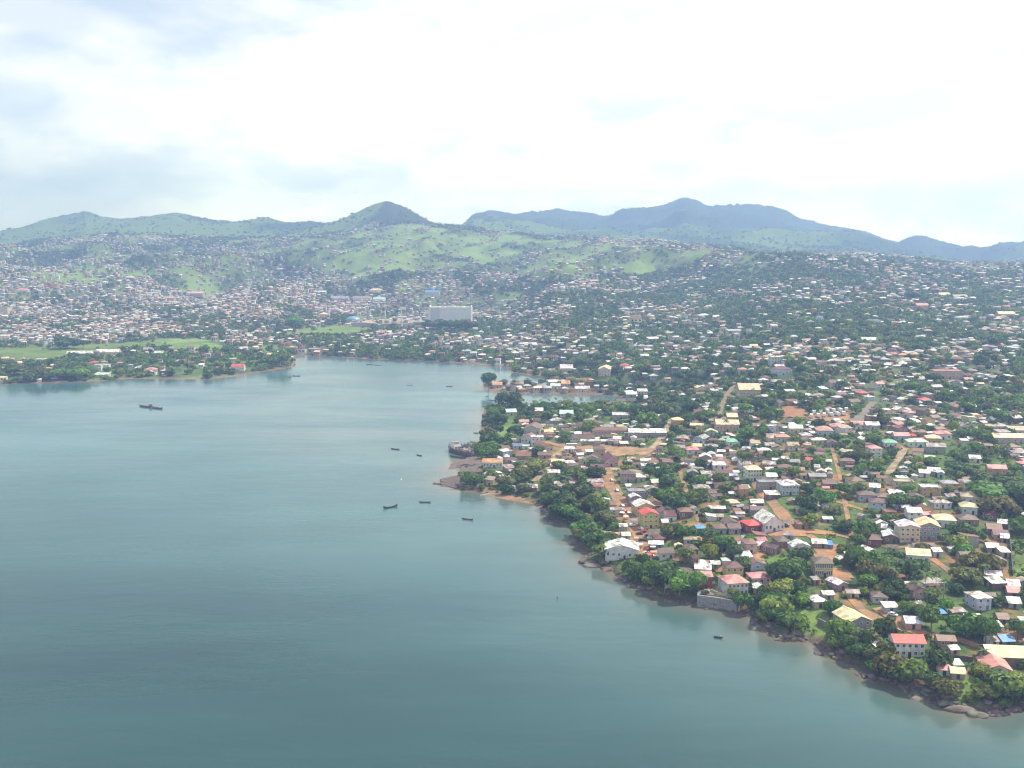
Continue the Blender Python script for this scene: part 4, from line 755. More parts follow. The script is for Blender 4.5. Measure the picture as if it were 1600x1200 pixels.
for t in FILL:
    x, y, z, w, d, h, form, rc, wc, yaw = t; big = w > 7.6
    if y < 1150 and ((big and n_house < 296) or (not big and n_shack < 240)):
        st = 2 if h > 5 else 1; nm = 'house' if big else 'shack'
        u_, v_ = project(x, y, z)
        if not (-5 < u_ < 1605): REST.append(t); continue
        o = building(x, y, max(z, .8), w, d, h, form, rc, wc, yaw, nm, nm, None, None, st, nwin=(3 if w > 9.5 else 2) if big else 1, side=big and y < 600, porch=(big and int(x*7) % 10 < 5))
        AUTO.append((o, x, y, look(rc, wc, form, st, w), nm))
        if big: n_house += 1
        else: n_shack += 1
    else: REST.append(t)
print('houses', n_house, 'shacks', n_shack, 'rest', len(REST))
# the remaining far houses: one mesh
def hcoef(form):
    """template vertices as rows (sx, ox, sy, oy, kh, kr, k): x = sx*w/2+ox*ov ..., z = kh*h+kr*rh+k ; faces with a colour code"""
    Wb = [(-1,0,-1,0,0,0,-3),(1,0,-1,0,0,0,-3),(1,0,1,0,0,0,-3),(-1,0,1,0,0,0,-3),(-1,0,-1,0,1,0,0),(1,0,-1,0,1,0,0),(1,0,1,0,1,0,0),(-1,0,1,0,1,0,0)]
    Fc = [((0,1,5,4),0),((1,2,6,5),0),((2,3,7,6),0),((3,0,4,7),0)]
    r = lambda sx, sy, kr, k=.12, ex=1, ey=1: (sx, sx*ex, sy, sy*ey, 1, kr, k)
    n = 8
    if form == 'gx': Wb += [r(-1,-1,-.12),r(1,-1,-.12),r(1,1,-.12),r(-1,1,-.12),r(-1,0,1,.14),r(1,0,1,.14)]; Fc += [((8,9,13,12),1),((12,13,10,11),1),((11,8,12,12),0),((9,10,13,13),0)]
    elif form == 'gy': Wb += [r(-1,-1,-.12),r(1,-1,-.12),r(1,1,-.12),r(-1,1,-.12),r(0,-1,1,.14),r(0,1,1,.14)]; Fc += [((8,12,13,11),1),((12,9,10,13),1),((8,9,12,12),0),((10,11,13,13),0)]
    elif form == 'hip': Wb += [r(-1,-1,0),r(1,-1,0),r(1,1,0),r(-1,1,0),(-.35,0,0,0,1,1,.1),(.35,0,0,0,1,1,.1)]; Fc += [((8,9,13,12),1),((9,10,13,13),1),((10,11,12,13),1),((11,8,12,12),1)]
    elif form == 'mono': Wb += [r(-1,-1,0),r(1,-1,0),r(1,1,.8),r(-1,1,.8)]; Fc += [((8,9,10,11),1)]
    else: Wb += [r(-1,-1,0,.4,0,0),r(1,-1,0,.4,0,0),r(1,1,0,.4,0,0),r(-1,1,0,.4,0,0)]; Fc += [((8,9,10,11),1),((4,5,9,8),0),((5,6,10,9),0),((6,7,11,10),0),((7,4,8,11),0)]
    m = len(Wb)
    for i in range(3):                                   # window openings on the front, a few centimetres proud
        c = -.66+.66*i
        Wb += [(c-.17,0,-1,-.1,.42,0,0),(c+.17,0,-1,-.1,.42,0,0),(c+.17,0,-1,-.1,.78,0,0),(c-.17,0,-1,-.1,.78,0,0)]; Fc.append(((m+4*i,m+4*i+1,m+4*i+2,m+4*i+3),2))
    return np.array(Wb, float), np.array([f for f, _ in Fc]), np.array([c for _, c in Fc])
VV, FF, CCo = [], [], []; off = 0
for form in ('gx', 'gy', 'hip', 'mono', 'flat'):
    T = [t for t in REST if t[6] == form]
    if not T: continue
    A = np.array([[t[0], t[1], t[2], t[3], t[4], t[5], t[9]] for t in T]); cf, fc, code = hcoef(form); k = len(T)
    w, d, h, ya = A[:, 3:4], A[:, 4:5], A[:, 5:6], A[:, 6:7]; rh = .2*np.minimum(w, d)+.2; ov = .55
    lx = cf[None, :, 0]*w/2+cf[None, :, 1]*ov; ly = cf[None, :, 2]*d/2+cf[None, :, 3]*ov; lz = cf[None, :, 4]*h+cf[None, :, 5]*rh+cf[None, :, 6]
    X = A[:, 0:1]+lx*np.cos(ya)-ly*np.sin(ya); Y = A[:, 1:2]+lx*np.sin(ya)+ly*np.cos(ya); Z = A[:, 2:3]+lz
    VV.append(np.stack([X, Y, Z], -1).reshape(-1, 3)); FF.append((fc[None]+(np.arange(k)*len(cf))[:, None, None]).reshape(-1, 4)+off); off += k*len(cf)
    rcl = np.array([RC[t[7]] for t in T])*rng.uniform(.78, 1.12, (k, 1)); wcl = np.array([WC[t[8]] for t in T])*rng.uniform(.75, 1.1, (k, 1))
    ru = rng.random((k, 1)) < .12; rcl = np.where(ru, rcl*.6+np.array((.2, .1, .06))*.4, rcl)
    pal = np.stack([wcl, rcl, np.full((k, 3), .05)], 1); CCo.append(pal[:, code].reshape(-1, 3))
V = np.concatenate(VV); Fq = np.concatenate(FF); Cq = np.concatenate(CCo)
tri = Fq[:, 2] == Fq[:, 3]
def poly_mesh(name, V, Fq, tri, col, mt):
    me = bpy.data.meshes.new(name); ln = np.where(tri, 3, 4); keep = np.ones(Fq.shape, bool); keep[tri, 3] = False
    me.vertices.add(len(V)); me.vertices.foreach_set('co', V.astype(np.float32).ravel()); me.loops.add(int(ln.sum())); me.loops.foreach_set('vertex_index', Fq[keep].astype(np.int32))
    me.polygons.add(len(Fq)); me.polygons.foreach_set('loop_start', np.concatenate([[0], np.cumsum(ln)[:-1]]).astype(np.int32)); me.update(calc_edges=True); put_col(me, col); me.materials.append(mt); return me
tag(ob('packed_houses', poly_mesh('packed_houses', V, Fq, tri, Cq, M['wall'])), 'countless small houses and shacks packed over the town and far hillsides', 'houses', None, 'stuff')

# ------------------------------------------------------------------ trees
def crown(seed, n, lobes, flat=.75, size=.08, spread=.72, lr=(.17, .40)):
    """leaf clumps in a unit crown: width about 1, base z 0, top about flat"""
    g = np.random.default_rng(seed); c = []
    for k in range(lobes):
        a = 2*math.pi*(k/lobes)+g.uniform(-.5, .5); r = spread*.5*math.sqrt(g.random())*1.25; c.append((r*math.cos(a), r*math.sin(a), flat*(.34+.42*g.random()*(1-r)), g.uniform(*lr)*(.6+.4*flat)))
    c = np.array(c); k = g.choice(lobes, n, p=c[:, 3]**2/np.sum(c[:, 3]**2)); d = g.normal(size=(n, 3)); d[:, 2] = d[:, 2]*.8+.25; d /= np.linalg.norm(d, axis=1)[:, None]
    rad = c[k, 3]*g.choice([1.0, .82, 1.1], n, p=[.6, .25, .15])*g.uniform(.85, 1.06, n); P = c[k, :3]+d*rad[:, None]*np.array((1, 1, .8)); P[:, 2] = np.maximum(P[:, 2], .02)
    nn = d+g.normal(scale=.42, size=(n, 3)); nn /= np.linalg.norm(nn, axis=1)[:, None]; t = np.cross(nn, g.normal(size=(n, 3))); t /= np.linalg.norm(t, axis=1)[:, None]; b = np.cross(nn, t)
    s = size*g.uniform(.6, 1.35, (n, 1)); asp = g.uniform(.55, .95, (n, 1))
    Vq = np.stack([P-t*s, P-b*s*asp+nn*s*.18, P+t*s*.95, P+b*s*asp+nn*s*.18], 1)*np.array((1, 1, 1.0))
    shade = g.uniform(.62, 1.38, (n, 1))*np.where(g.random((n, 1)) < .07, 1.5, 1)*(.9+.2*hsh(k, k*0, 3)[:, None]); tint = np.stack([shade[:, 0]*g.uniform(.85, 1.2, n), shade[:, 0], shade[:, 0]*g.uniform(.7, 1.15, n)], 1)
    return Vq.reshape(-1, 3), np.arange(n*4).reshape(-1, 4), tint
def palm_crown(seed, nf=15):
    g = np.random.default_rng(seed); v, f, c = [], [], []
    for k in range(nf):
        a = 2*math.pi*k/nf+g.uniform(-.25, .25); el = g.uniform(-.15, 1.0); Ln = g.uniform(.42, .56); rows = 5; sh = g.uniform(.6, 1.3); px = np.zeros(3); n0 = len(v); dirh = np.array((math.cos(a), math.sin(a), 0)); sd = np.array((-math.sin(a), math.cos(a), 0))
        for r in range(rows+1):
            t = r/rows; wd = .075*math.sin(math.pi*min(1, .15+.85*t))*(1 if r < rows else .1); dz = -.045*abs(wd/.075)
            v += [tuple(px-sd*wd+np.array((0, 0, dz))), tuple(px), tuple(px+sd*wd+np.array((0, 0, dz)))]; e = el-1.75*t; px = px+(dirh*math.cos(e)+np.array((0, 0, math.sin(e))))*Ln/rows
        for r in range(rows):
            q = n0+r*3; f += [(q, q+1, q+4, q+3), (q+1, q+2, q+5, q+4)]; c += [(sh, sh, sh*.8)]*2
    return np.array(v)+np.array((0, 0, .12)), np.array(f), np.array(c)
def trunk_mesh(seed, hgt=.5, r=.03, palm=False):
    g = random.Random(seed); m = MB()
    if palm:
        bx, by = g.uniform(-.05, .05), g.uniform(-.05, .05); p = [(bx*t*t, by*t*t, t) for t in (0, .25, .5, .75, 1)]
        for i in range(4): m.tube(p[i], p[i+1], .016*(1.25-.14*i), .016*(1.11-.14*i), 6, (.9, .85, .75))
    else:
        m.tube((0, 0, -.06), (0, 0, .16), r*1.5, r, 7, (1, 1, 1)); m.tube((0, 0, .16), (g.uniform(-.03, .03), g.uniform(-.03, .03), hgt), r, r*.7, 7, (1, 1, 1))
        for i in range(5):
            a = i*1.257+g.uniform(-.4, .4); l = g.uniform(.18, .3); z = hgt*g.uniform(.55, .95); m.tube((0, 0, z), (l*math.cos(a), l*math.sin(a), z+g.uniform(.12, .28)), r*.55, r*.22, 5, (1, 1, 1))
    return m.mesh('trunk', M['bark'])
CROWN = []; CRAW = []
for k in range(9):
    flat = (.62, .75, .9, .7, .8, .55, .95, .72, .66)[k]; Vc, Fc, Cc = crown(100+k, 900, 8+k % 6, flat); CROWN.append((big_mesh('crown', Vc, Fc, Cc, M['leaf']), flat)); CRAW.append(crown(300+k, 230, 6+k % 4, flat, .115))
CLOW = [crown(400+k, 46, 5, .75, .19) for k in range(6)]
PALMC = [big_mesh('crown', *palm_crown(50+k), M['leaf']) for k in range(3)]; PALMT = [trunk_mesh(80+k, palm=True) for k in range(3)]; TRUNK = [trunk_mesh(60+k) for k in range(4)]
PALMRAW = [palm_crown(90+k, 11) for k in range(2)]
GREENS = [((.036,.080,.028),'dark green'),((.052,.114,.034),'mid green'),((.080,.165,.042),'bright green'),((.115,.180,.050),'yellow-green'),((.076,.108,.040),'olive'),((.042,.092,.044),'bluish green')]
GREENS = [((c[0]*1.62, c[1]*1.40, c[2]*1.02), n) for c, n in GREENS]
tx, ty = sample(TD, 2.1)
ok = np.ones(len(tx), bool)
for pts, wd in ROADS: ok &= segdist(tx, ty, pts) > wd*.5+1.5
for P in PADS: ok &= ~inpoly(tx, ty, P)
tx, ty = tx[ok], ty[ok]; tz = bil(ZG, tx, ty); tdn = bil(TD, tx, ty)
TREES = []
# trees the photo singles out: (u, v at the foot, crown width px, height px, palm)
HT = [(668+9*k,517+k%2,14+k%3,17+k%4,0) for k in range(9)]+[(760,612,22,33,0),(793,643,30,36,0),(806,641,20,22,0),(772,656,18,20,0),(784,662,18,18,0),(765,690,22,18,0),(835,641,10,16,2),(908,641,8,22,2),(938,639,8,14,2),(850,642,18,16,0),(757,640,6,22,2),(764,650,6,20,2),
 (888,800,40,34,0),(905,780,44,30,0),(930,800,36,30,0),(880,818,34,26,0),(912,838,40,28,0),(945,820,34,26,0),(925,850,30,24,0),(955,850,24,20,0),(862,790,26,22,0),(870,808,28,22,0),(940,870,30,22,0),(1062,930,42,40,0),(1040,918,40,38,0),(1085,926,34,36,0),(1005,905,30,28,0),(985,900,30,26,0),(1020,915,26,20,0),
 (1160,955,26,34,0),(1145,935,14,18,0),(1118,915,16,22,0),(1215,965,44,36,0),(1245,985,34,30,0),(1200,945,30,26,0),(1225,935,46,36,0),(1240,900,44,34,0),(1215,905,34,28,0),(1255,880,30,28,0),(1300,960,26,24,0),(1340,1030,30,30,0),(1352,1015,18,32,0),(1320,1030,24,24,0),(1390,1058,50,44,0),(1425,1066,46,40,0),(1375,1040,30,28,0),(1385,1005,34,44,0),(1462,1045,38,36,0),(1480,1092,44,34,0),(1455,1072,30,28,0),(1455,985,36,42,0),(1510,995,46,40,0),(1540,1005,30,46,0),(1535,1060,26,26,0),(1572,1088,54,46,0),(1538,1092,38,26,0),(1590,1092,32,36,0),(1590,1000,26,38,0),(1555,1070,24,22,2),(1535,1040,26,26,2),
 (1395,925,30,40,2),(1445,935,34,42,2),(1430,945,28,40,2),(1462,925,26,36,2),(1405,795,38,30,0),(1420,905,44,36,0),(1385,900,40,34,0),(1500,840,40,26,0),(1530,895,48,34,0),(1510,915,40,30,0),(1550,785,60,34,0),(1580,780,64,40,0),(1560,805,50,30,0),(1600,795,56,44,0),(1600,835,40,30,0),(1495,740,34,22,0),(1330,720,24,18,0),(1205,662,22,28,0),(1168,690,22,24,0),(1010,665,26,22,0),(1030,650,26,24,0),(1060,800,32,26,0),(1080,790,30,26,0),(1045,785,26,24,0),(1050,840,28,24,0),(1075,845,30,28,0),(1130,865,28,30,0),(1150,875,26,26,0),(1110,855,24,22,0),(1070,880,26,28,0),(1095,950,10,8,0),(1260,800,34,30,0),(1285,790,32,28,0),(1320,775,26,22,0),(1325,830,24,20,0),(1350,850,18,26,0),(900,750,34,22,0),(930,748,30,22,0),(875,735,20,16,0),(840,740,30,24,0),(812,752,34,24,0),(790,760,26,18,0),(820,770,24,18,0),(760,715,22,18,0),(842,712,22,18,0),
 (720,762,14,22,1),(728,760,16,20,0),(738,763,16,22,1),(748,762,16,20,0),(735,756,12,20,1),(756,760,14,18,1),(105,545,36,20,0),(130,545,16,16,0),(22,586,30,18,0),(60,592,34,20,0),(95,592,34,18,0),(120,592,30,18,0),(440,572,24,26,0),(425,575,18,18,0),(450,560,10,16,0),(462,512,26,18,0),(320,556,14,18,0),(355,556,14,16,0),(1340,560,16,14,0),(1425,470,22,16,0),(1555,545,24,24,0)]
for (u, v, cw, hp, pl) in HT:
    p = hit(u, v)
    if p is None: continue
    x, y, z = p
    if SDF(x, y) < 1.5: x += 3; y += 5; z = max(H(x, y), .5)
    TREES.append((x, y, z, cw*y/F, hp*y/F, pl, True))
g = random.Random(5)
for x, y, z, dn in zip(tx, ty, tz, tdn):
    pl = 1 if (y < 1100 and g.random() < .16) else 0
    sm = g.random() < (.42 if y < 1300 else .25)
    w = g.uniform(3.2, 5.5) if sm else g.uniform(5.5, 9.5) if g.random() < .87 else g.uniform(9.5, 13.5); h = w*g.uniform(.75, 1.05) if not sm else w*g.uniform(.7, 1.1)
    if pl: w, h = g.uniform(5.5, 7.5), g.uniform(7, 13)
    if y > 1300: w *= 1.1
    if y < 1300 and hides(x, y, z, w*.9, h*.95) and g.random() < .93: continue
    r_ = w*.30
    if not free(x, y, r_, r_, 0, .2): continue
    TREES.append((x, y, z, w, h, pl, False))
TREES.sort(key=lambda t: (not t[6], -(t[3]*t[4])/t[1]**2))
cnt = {0: 0, 1: 0}; MT = []; TG = []
def shrink_to(t): return t
for (x, y, z, w, h, pl, hero) in TREES:
    u_, v_ = project(x, y, z+h*.5); k = 1 if pl else 0; nm = 'palm_tree' if k else 'tree'
    gcol = g.choices(range(6), (22, 28, 20, 13, 12, 5))[0]
    if pl == 2: k = 1; nm = 'palm_tree'
    if cnt[k] < (298 if k == 0 else 90) and -8 < u_ < 1608 and y < 2600 and (hero or y < 1000):
        cnt[k] += 1; root = bpy.data.objects.new(nm, None); C.objects.link(root); root.location = (x, y, z-.1); root.empty_display_size = .5; rz = g.uniform(0, 6.28)
        gc = tuple(c*g.uniform(.88, 1.15) for c in GREENS[gcol][0])
        if k == 0:
            me, fl = CROWN[g.randrange(9)]; low = .16 if h < w*.95 else .30; ch = h*(1-low)/fl*.98
            ob('crown', me, root, (0, 0, h*low), rz, gc, (w, w, ch)); ob('trunk', TRUNK[g.randrange(4)], root, (0, 0, 0), rz, (.22, .17, .13), (w*.8, w*.8, h*.95))
            hb = 'tall' if h > w*1.05 else 'broad' if w > 11 else 'small' if w < 6.5 else 'rounded'
            TG.append((root, x, y, f'{hb} {GREENS[gcol][1]} tree', nm))
        else:
            q = g.randrange(3); gc = tuple(c*g.uniform(.9, 1.2) for c in ((.085, .135, .045) if gcol < 4 else (.12, .14, .055)))
            ob('crown', PALMC[q], root, (0, 0, h*.86), rz, gc, (w*1.05,)*3); ob('trunk', PALMT[q], root, (0, 0, 0), 0, (.3, .25, .2), (h*.9,)*3)
            TG.append((root, x, y, ('tall' if h > 10 else 'short')+(' olive' if gcol >= 4 else ' green')+' palm tree', nm))
        tag(root, None, 'palm' if k else 'tree', 'palms along the near shore and yards' if k else 'broad-leaved trees of the near town')
    else: MT.append((x, y, z, w, h, k, gcol))
print('trees', cnt, 'merged', len(MT))
VV, FF, CQ = [], [], []; off = 0
for lod, raw in ((0, CRAW), (1, CLOW), (2, PALMRAW)):
    for vi, (Vc, Fc, Cc) in enumerate(raw):
        T = [t for i, t in enumerate(MT) if ((2 if t[5] else 0 if t[1] < 1500 else 1) == lod) and i % len(raw) == vi]
        if not T: continue
        A = np.array([t[:5] for t in T]); k = len(T); ra = rng.uniform(0, 6.28, (k, 1)); w, h = A[:, 3:4], A[:, 4:5]
        if lod == 2: zb, zs = h*.85, w
        else: zb, zs = h*.05, h*1.15
        X = A[:, 0:1]+w*(Vc[None, :, 0]*np.cos(ra)-Vc[None, :, 1]*np.sin(ra)); Y = A[:, 1:2]+w*(Vc[None, :, 0]*np.sin(ra)+Vc[None, :, 1]*np.cos(ra)); Z = A[:, 2:3]+zb+zs*Vc[None, :, 2]
        VV.append(np.stack([X, Y, Z], -1).reshape(-1, 3)); FF.append((Fc[None]+(np.arange(k)*len(Vc))[:, None, None]).reshape(-1, 4)+off); off += k*len(Vc)
        base = 1.0*np.array([GREENS[t[6]][0] for t in T])*rng.uniform(.85, 1.15, (k, 1)); CQ.append((base[:, None]*Cc[None]).reshape(-1, 3))
tag(ob('woodland', big_mesh('woodland', np.concatenate(VV), np.concatenate(FF), np.concatenate(CQ), M['leaf'])), 'scattered green trees merging into woodland over town and hills', 'woodland', None, 'stuff')
# low scrub
sx_, sy_ = sample(np.where(YG < 900, np.where(SDG < 30, 420, 240), 0)*np.where(HD > 60, .3, 1), 1.0)
ok = np.ones(len(sx_), bool)
for pts, wd in ROADS: ok &= segdist(sx_, sy_, pts) > wd*.5
for P in PADS: ok &= ~inpoly(sx_, sy_, P)
sel = [i for i in np.nonzero(ok)[0] if SDF(sx_[i], sy_[i]) > .9 and free(sx_[i], sy_[i], 1.0, 1.0, 0, .2)]
sx_, sy_ = sx_[sel], sy_[sel]; sz_ = bil(ZG, sx_, sy_); raws = [crown(700+k, 30, 4, .6, .2) for k in range(5)]; VV, FF, CQ = [], [], []; off = 0
for vi, (Vc, Fc, Cc) in enumerate(raws):
    I = np.arange(len(sx_)) % 5 == vi; k = int(I.sum()); s = rng.uniform(1.5, 4.2, (k, 1)); ra = rng.uniform(0, 6.28, (k, 1))
    X = sx_[I][:, None]+s*(Vc[None, :, 0]*np.cos(ra)-Vc[None, :, 1]*np.sin(ra)); Y = sy_[I][:, None]+s*(Vc[None, :, 0]*np.sin(ra)+Vc[None, :, 1]*np.cos(ra)); Z = sz_[I][:, None]+s*.8*Vc[None, :, 2]-.1
    VV.append(np.stack([X, Y, Z], -1).reshape(-1, 3)); FF.append((Fc[None]+(np.arange(k)*len(Vc))[:, None, None]).reshape(-1, 4)+off); off += k*len(Vc)
    CQ.append((np.array([GREENS[q][0] for q in rng.integers(1, 5, k)])[:, None]*Cc[None]).reshape(-1, 3))
tag(ob('undergrowth', big_mesh('undergrowth', np.concatenate(VV), np.concatenate(FF), np.concatenate(CQ), M['leaf'])), 'low green bushes and scrub between houses and along the bank', 'undergrowth', None, 'stuff')

# ------------------------------------------------------------------ boats
def hull_mesh(L, B, D, rise=.5, wrap=.12, col=(1, 1, 1), n=9, sharp=1.0):
    m = MB(); rings = []
    for i in range(n):
        t = -1+2*i/(n-1); b = B*.5*max(.05, (1-abs(t)**(2.2*sharp)))**.8; zk = -.25*D+.45*D*abs(t)**3; zg = D*.55+rise*abs(t)**2.5; x = t*L/2; w = min(wrap, b*.5)
        rings.append([(x,-b,zg),(x,-b*.82,zk+.3*(zg-zk)),(x,0,zk),(x,b*.82,zk+.3*(zg-zk)),(x,b,zg),(x,b-w,zg),(x,(b-w)*.78,zk+.35*(zg-zk)),(x,0,zk+.18),(x,-(b-w)*.78,zk+.35*(zg-zk)),(x,-(b-w),zg)])
    m.loft(rings, col); return m.mesh('hull', M['wood'])
BOATS = [((611,701.5),(624,703),'dark grey canoe lying crosswise, alone offshore from the wreck',(.10,.10,.10),.5,0),((651,711),(659,713),'short dark canoe drifting between the wreck and the grey canoe',(.09,.085,.09),.4,0),
 ((599,795),(621,791.5),'dark canoe with a high upswept prow, out in the green water',(.07,.08,.075),1.3,0),((655,785),(673,785.6),'grey-brown canoe lying level, off the sandy bay',(.14,.13,.12),.4,0),((722,811),(739,813),'maroon-sided canoe in the pale green water below the sandy bay',(.22,.10,.10),.5,0),
 ((1115,996.2),(1129,997.6),'small dark canoe off the grey seawall, all by itself',(.07,.07,.065),.3,1),((697,604.2),(707,604),'canoe with a figure-like stern lump on the pale water before the giant tree',(.12,.11,.11),.4,1),((635,602),(645,602.1),'faint thin canoe far out on the pale bay water',(.3,.3,.3),.2,0),
 ((457,587.6),(469,587.9),'long low boat moored off the far sand spit',(.10,.10,.10),.5,0),((451,589.2),(455,589.3),'tiny dark boat touching the end of the moored low boat',(.07,.07,.07),.3,0),((572,570),(583,570.3),'brown barge moored off the far town shore',(.16,.10,.09),.5,0),((585,570.8),(595,571),'dark barge with a white patch, moored off the far town shore',(.12,.08,.08),.5,1),
 ((765,626),(774,625.7),'grey canoe in the inlet mouth below the giant spit tree',(.15,.15,.15),.4,0),((740,677),(747,677.3),'dark rowing boat at the peninsula edge above the wreck',(.06,.05,.06),.4,0),((703,713.2),(728,717.3),'long dark flat barge moored beside the stranded wreck',(.085,.10,.085),.3,0),((750,775.6),(764,772.4),'white canoe pulled up on the orange sandy beach',(.7,.7,.66),.6,0)]
for (p0, p1, lab, colr, rise, man) in BOATS:
    a, b = at0(*p0), at0(*p1); L_ = math.hypot(b[0]-a[0], b[1]-a[1]); Ly = max(4, min(L_, 26)); x, y = (a[0]+b[0])/2, (a[1]+b[1])/2; ya = math.atan2(b[1]-a[1], b[0]-a[0]); B = max(1.1, Ly*.15)
    z = 0.0 if SDF(x, y) < .5 else H(x, y)+.5
    root = bpy.data.objects.new('canoe' if 'canoe' in lab else 'barge' if 'barge' in lab else 'boat', None); C.objects.link(root); root.location = (x, y, z); root.rotation_euler = (0, 0, ya)
    D = .7+B*.35; ob('hull', hull_mesh(Ly, B, D, rise), root, color=colr)
    for t in (-.25, .05, .3):
        m = MB(); m.box(Ly*t-.18, Ly*t+.18, -B*.42, B*.42, D*.38, D*.38+.07); ob('thwart', m.mesh('thwart', M['wood']), root, color=(.25, .19, .13))
    if man:
        m = MB(); m.box(Ly*.25, Ly*.42, -B*.3, B*.3, D*.3, D*.3+.8); ob('cargo_box', m.mesh('cargo_box', M['wood']), root, color=(.35,.3,.26) if 'white' not in lab else (.6,.6,.56))
    tag(root, lab, 'boat', 'boats on the bay')
for (p0, p1, lab, hut) in (((218,635),(237,637),'laden sand barge with a dark stern hut, out on the left water'.replace(' left',' open'),.34),((237.5,637.5),(254,639.3),'pointed sand barge tied behind the barge with the hut',None)):
    a, b = at0(*p0), at0(*p1); L_ = math.hypot(b[0]-a[0], b[1]-a[1]); x, y = (a[0]+b[0])/2, (a[1]+b[1])/2; root = bpy.data.objects.new('sand_barge', None); C.objects.link(root); root.location = (x, y, 0); root.rotation_euler = (0, 0, math.atan2(b[1]-a[1], b[0]-a[0]))
    ob('hull', hull_mesh(L_, 4.4, 2.0, .9, .3), root, color=(.13, .10, .08)); m = MB(); m.solid([(-L_*.36,-1.3,.4),(L_*.36,-1.3,.4),(L_*.36,1.3,.4),(-L_*.36,1.3,.4)], [(-L_*.24,-.5,2.0),(L_*.24,-.5,1.8),(L_*.24,.5,1.8),(-L_*.24,.5,2.0)], (.25,.19,.13)); ob('sand_load', m.mesh('sand_load', M['dirt']), root)
    if hut: m = MB(); m.box(L_*.36, L_*.47, -1.2, 1.2, .8, 3.4); m.box(L_*.34, L_*.49, -1.5, 1.5, 3.4, 3.55); ob('stern_hut', m.mesh('stern_hut', M['wood']), root, color=(.12, .1, .1))
    tag(root, lab, 'barge', 'two sand barges')
# stranded wreck
a, b = hit(701, 703), hit(741, 713); x, y = (a[0]+b[0])/2, (a[1]+b[1])/2; L_ = math.hypot(b[0]-a[0], b[1]-a[1]); root = bpy.data.objects.new('ship_wreck', None); C.objects.link(root); root.location = (x, y, 0); root.rotation_euler = (R(3), R(1.5), math.atan2(a[1]-b[1], a[0]-b[0]))
m = MB(); rings = []
for i in range(13):
    t = -1+2*i/12; bb = 4.9*max(.06, 1-max(0, t)**2.4*.95)**.8*(1-.25*max(0, -t)**4); zg = 3.4+2.9*max(0, t)**2+.35*math.sin(i*2.3)*(t < .3); fl = 1+.14*max(0, t); w = .25
    rings.append([(t*L_/2,-bb*fl,zg),(t*L_/2-.6*max(0,t),-bb*.9,1.2),(t*L_/2-1.8*max(0,t),-bb*.55,-1.5),(t*L_/2-1.8*max(0,t),bb*.55,-1.5),(t*L_/2-.6*max(0,t),bb*.9,1.2),(t*L_/2,bb*fl,zg),(t*L_/2,max(.02,bb*fl-w),zg),(t*L_/2,max(.02,bb*.8-w),2.0),(t*L_/2,-max(.02,bb*.8-w),2.0),(t*L_/2,-max(.02,bb*fl-w),zg)])
m.loft(rings, (.20, .16, .13)); ob('hull', m.mesh('hull', M['rock']), root)
h0 = L_*.26; m = MB(); m.box(h0-4.2, h0+3.6, -3.5, 3.5, 2.3, 6.2); m.box(h0-2.6, h0+2.6, -2.7, 2.7, 6.2, 8.9); m.box(h0-3.2, h0+3.2, -3.3, 3.3, 8.9, 9.15, (.45, .42, .4)); dh = ob('deckhouse', m.mesh('deckhouse', M['paint']), root, color=(.66, .62, .58))
for i in range(4): ob('window', WIN, dh, (h0-2.7, -1.8+1.2*i, 7.2), -math.pi/2, None, (.8, 1, .9))
for i in range(5): ob('window', WIN, dh, (h0-3.3+1.6*i, -3.55, 4.0), 0, None, (.8, 1, .9))
m = MB(); m.tube((h0+1, 0, 9), (h0+.6, .3, 13.5), .18, .08); m.tube((h0+.8, -1.4, 11.8), (h0+.8, 1.6, 11.9), .07, .07); ob('mast', m.mesh('mast', M['paint']), root, color=(.25, .2, .18))
for sy in (-1, 1):
    m = MB(); p = [(L_*(.05+.1*k), sy*4.3, 4.3+.3*k) for k in range(4)]
    for k in range(3): m.tube(p[k], p[k+1], .08, .08, 5)
    for q in p: m.tube((q[0], q[1], 3.0), q, .07, .07, 5)
    ob('deck_rail', m.mesh('deck_rail', M['paint']), root, color=(.3, .24, .2))
rr = random.Random(3); m = MB()
for k in range(46):
    px, py = rr.uniform(-L_*.45, L_*.12), rr.uniform(-3.2, 3.2); s = rr.uniform(.4, 1.5); c = rr.choice([(.45,.4,.34),(.2,.14,.11),(.6,.57,.52),(.12,.1,.1),(.3,.2,.14)]); m.box(px-s, px+s, py-s*.6, py+s*.6, 2.2, 3.3+rr.uniform(.2, 2.2), c)
ob('deck_clutter', m.mesh('deck_clutter', M['wood']), root); m = MB()
for k in range(3): m.box(-L_*.3+k*L_*.14, -L_*.3+k*L_*.14+1.6, -4.0, 4.0, 3.0, 3.5+.4*k)
ob('hatch_beam', m.mesh('hatch_beam', M['wood']), root, color=(.28, .2, .15)); tag(root, 'rusting stranded ship wreck with a pale deckhouse beside the stony foreshore', 'wreck'); LMS.append((x, y, 'stranded wreck'))
def scrap(u, v, n, lab, cat, colr, sx=7, sy=5, hgt=3.5, name='scrap_heap'):
    p = hit(u, v); m = MB(); q = random.Random(int(u))
    for k in range(n):
        a0 = (q.uniform(-sx, sx), q.uniform(-sy, sy), q.uniform(-.3, .8)); a = q.uniform(0, 6.28); l = q.uniform(1.5, 5); m.tube(a0, (a0[0]+l*math.cos(a), a0[1]+l*math.sin(a), a0[2]+q.uniform(.2, hgt)), q.uniform(.12, .35), q.uniform(.1, .3), 5, tuple(c*q.uniform(.6, 1.4) for c in colr))
    o = ob(name, m.mesh(name, M['wood']), None, (p[0], p[1], max(0, p[2]))); tag(o, lab, cat); o['kind'] = 'stuff'
